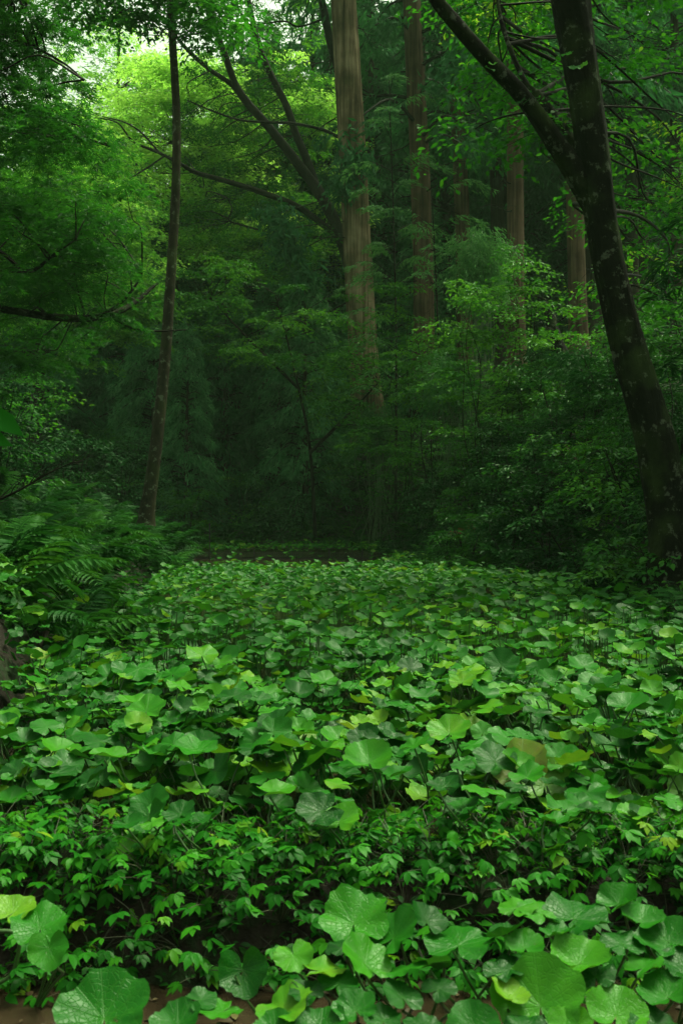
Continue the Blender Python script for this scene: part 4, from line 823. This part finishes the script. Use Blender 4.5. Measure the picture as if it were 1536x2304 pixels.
# ------------------------------------------------------------------ man-made bits and strays
def box_between(a, b, w):
    return tube(np.array([a, b], float), w, 4)
fence = thing('net_fence', 'low black net fence with thin posts across the far edge of the field', 'fence', (-4.0, 27.35, .05))
fy = 27.35; nb = []
for k in range(100): x = -4.2+k*.06; nb.append(box_between((x, fy, .06), (x, fy, .24), .004))
for z in (.08, .12, .16, .20, .24): nb.append(box_between((-4.2, fy, z), (1.75, fy, z), .004))
nbv = join(nb); part('netting', *nbv, M['black'], fence)
for px, py in ((472, 1178), (572, 1232), (655, 1228), (740, 1236), (815, 1236), (425, 1236)):
    p = P(px, py, fy-.03); part('post', *tube(np.array([(p[0], p[1], -.05), p]), .016, 8), M['black'], fence)
edge = thing('terrace_edging', 'short black edging rail with posts crossing the middle of the field', 'edging', tuple(P(1200, 1408, 10.6)))
pe = [P(1090, 1402, 10.6), P(1300, 1402, 10.6)]; part('rail', *box_between(pe[0], pe[1], .022), M['black'], edge)
for px in (1084, 1272): p = P(px, 1376, 10.6); part('post', *tube(np.array([(p[0], p[1], 0), p]), .02, 8), M['black'], edge)

st = px_limb([(1262, 800, 27, 34), (1248, 760, 27, 26), (1236, 715, 27, 22), (1228, 690, 27, 14)]); root = thing('broken_stump', 'dark broken stump leaning on the ridge among the cedars', 'stump', tuple(st[0][:3])); trunk('trunk', st, M['dark_bark'], root, 14, 6, .12, 4, .06)
snag = spline([P(1231, 694, 27), P(1224, 670, 27)], 3); part('splinter', *tube(snag, np.linspace(.07, .01, len(snag)), 6, None, .1), M['dark_bark'], root)
rt = px_limb([(48, 1490, 7.4, 12), (85, 1462, 7.5, 13), (104, 1425, 7.6, 12), (116, 1400, 7.7, 8)]); root = thing('bent_branch', 'bent pale bare branch lying on the ferny bank', 'branch', tuple(rt[0][:3])); trunk('branch', rt, M['pale_wood'], root, 10, 6, .06, 3, .03)
ls = px_limb([(1352, 1142, 17, 6), (1330, 1085, 17, 5), (1300, 1040, 17.2, 5), (1270, 1000, 17.4, 3)]); root = thing('dead_stick', 'thin dead stick leaning on the shaded slope', 'stick', tuple(ls[0][:3])); trunk('stick', ls, M['red_bark'], root, 8, 6, .05, 3, .03)
mb = thing('mossy_log', 'dark mossy log edging the field at the foot of the ferny bank', 'log', tuple(P(-40, 1545, 7.0)))
lg = px_limb([(-140, 1535, 6.7, 60), (-20, 1532, 6.95, 56), (80, 1530, 7.2, 50), (165, 1530, 7.4, 40)]); lg[:, 2] = .14; trunk('log', lg, M['dark_bark'], mb, 18, 6, .08, 4, .03)
# dead twiggy branch on the left bank
tw = thing('twiggy_branch', 'bare dark twiggy branch sticking out above the ferny bank', 'branch', tuple(P(-30, 1130, 11)))
tl = []
base = [P(-60, 1150, 11), P(40, 1105, 11), P(110, 1065, 11), P(165, 1040, 11)]; c = spline(base, 6); tl.append(tube(c, np.linspace(.02, .004, len(c)), 6))
for k in range(16):
    s = c[rng.integers(2, len(c))]; e = s+np.array([rng.uniform(.05, .35), rng.normal(0, .12), rng.uniform(-.05, .3)]); b = curve_to(s, e, 0, .12, 4); tl.append(tube(b, np.linspace(.007, .002, len(b)), 4))
part('twigs', *join(tl), M['twig'], tw)
# near leaves entering at the left edge
nl = thing('leafy_sprig', 'big bright out-of-focus leaves poking in at the edge beside the ferny bank', 'sprig', tuple(P(-80, 990, 3.2)))
sv = [tube(spline([P(-90, 960, 3.2), P(-40, 950, 3.2), P(0, 940, 3.2)], 5), .004, 5)]; part('stem', *join(sv), M['stalk'], nl)
def big_oval():
    cl = Cloud(); cl.add(*place(T_OVAL, np.zeros((1, 3)), np.array([[1., 0, 0]]), np.array([[0, 0, 1.]]), 1, np.zeros(1))); V, F, Tn = cl.arrays(); return mk_mesh('leaf', V, F, leaf_mat('sprig_leaf', [(0, (.004, .06, .003)), (1, (.007, .085, .004))], 'obj', .5, .35, spec=.05), smooth=True)
BO = big_oval()
for px, py, az, el, ro, L in ((-50, 915, 5, -30, 62, .17), (-75, 968, 10, -16, 66, .15), (-85, 1010, 0, -40, 50, .15)):
    o = link('leaf', BO, nl); o.matrix_local = leaf_matrix(Vector(P(px, py, 3.2))-nl.location, R(az), R(el), R(ro), L)
# pale bent stalk lower left
bs = thing('bent_stalk', 'pale bent leafless stalk arching at the edge of the muddy pool', 'stalk', tuple(P(5, 2215, 2.85)))
part('stalk', *tube(spline([P(-15, 2220, 2.85), P(28, 2190, 2.85), P(44, 2130, 2.85), P(38, 2100, 2.85), P(0, 2095, 2.85), P(-30, 2100, 2.85)], 6), .006, 6), M['stalk'], bs)
rl = thing('red_leaf', 'small red fallen leaf on the low ridge herbs', 'leaf', tuple(P(1278, 1830, 3.45))); o = link('blade', mk_mesh('blade', T_OVAL[0], T_OVAL[1], plain('red_leaf', (.35, .05, .02), .5)), rl); o.matrix_local = leaf_matrix(Vector((0, 0, 0)), R(170), R(5), R(20), .05)
nL = 260; lx = rng.uniform(-1.2, 1.2, nL); ly = rng.uniform(2.3, 3.16, nL); la = rng.uniform(0, 6.28, nL)
V, F, Tn = place(T_OVAL, np.column_stack([lx, ly, np.maximum(H(lx, ly), -.045)+.006]), np.column_stack([np.cos(la), np.sin(la), rng.normal(0, .08, nL)]), rng.normal(0, .15, (nL, 3))+np.array([0, 0, 1]), rng.uniform(.015, .05, nL), rng.uniform(0, 1, nL))
M['litter'] = leaf_mat('dead_leaf_litter', [(0, (.02, .012, .006)), (.5, (.05, .03, .014)), (.85, (.10, .07, .03)), (1, (.09, .12, .03))], 'tint', .5, .1, spec=.3)
tag(link('leaf_litter', mk_mesh('leaf_litter', V, F, M['litter'], Tn)), 'scattered brown dead leaves on the muddy margin of the near pool', 'leaf litter', kind='stuff')
# vine leaves on the leaning tree
vn = thing('climbing_vine', 'few pale heart-shaped vine leaves clinging to the leaning dark tree', 'vine', tuple(P(1290, 160, 10.5)))
for px, py, d, s in ((1290, 150, 10.6, .08), (1310, 145, 10.6, .06), (1275, 120, 10.6, .07), (1100, 155, 10.35, .06), (1108, 146, 10.35, .05), (1170, 230, 10.5, .07), (1185, 228, 10.5, .05)):
    o = link('leaf', WL[rng.integers(14)][0], vn); o.matrix_local = leaf_matrix(Vector(P(px, py, d))-vn.location, R(rng.uniform(-150, -30)), R(-35), R(rng.normal(0, 20)), s)

# ------------------------------------------------------------------ the damp air in the valley
def closed_box(x0, x1, y0, y1, z0, z1):
    v = [(x, y, z) for z in (z0, z1) for y in (y0, y1) for x in (x0, x1)]
    return np.array(v, float), np.array([(0, 2, 3, 1), (4, 5, 7, 6), (0, 1, 5, 4), (2, 6, 7, 3), (0, 4, 6, 2), (1, 3, 7, 5)])
hm, hn, hout = newmat('haze'); pv = hn.nodes.new('ShaderNodeVolumePrincipled'); pv.inputs['Density'].default_value = .0005; pv.inputs['Color'].default_value = (.6, .95, .6, 1)
hn.links.new(pv.outputs[0], hout.inputs['Volume'])
HAZE = True
if HAZE:
    hz = link('haze', mk_mesh('haze', *closed_box(-95, 95, -34, 165, -3, 60), hm, smooth=False)); tag(hz, 'thin pale damp air filling the valley', 'haze', kind='stuff')
print('objects', len(bpy.data.objects), 'tris', sum(sum(len(p.vertices)-2 for p in m.polygons) if len(m.polygons) < 5000 else len(m.loops)-2*len(m.polygons) for m in bpy.data.meshes))
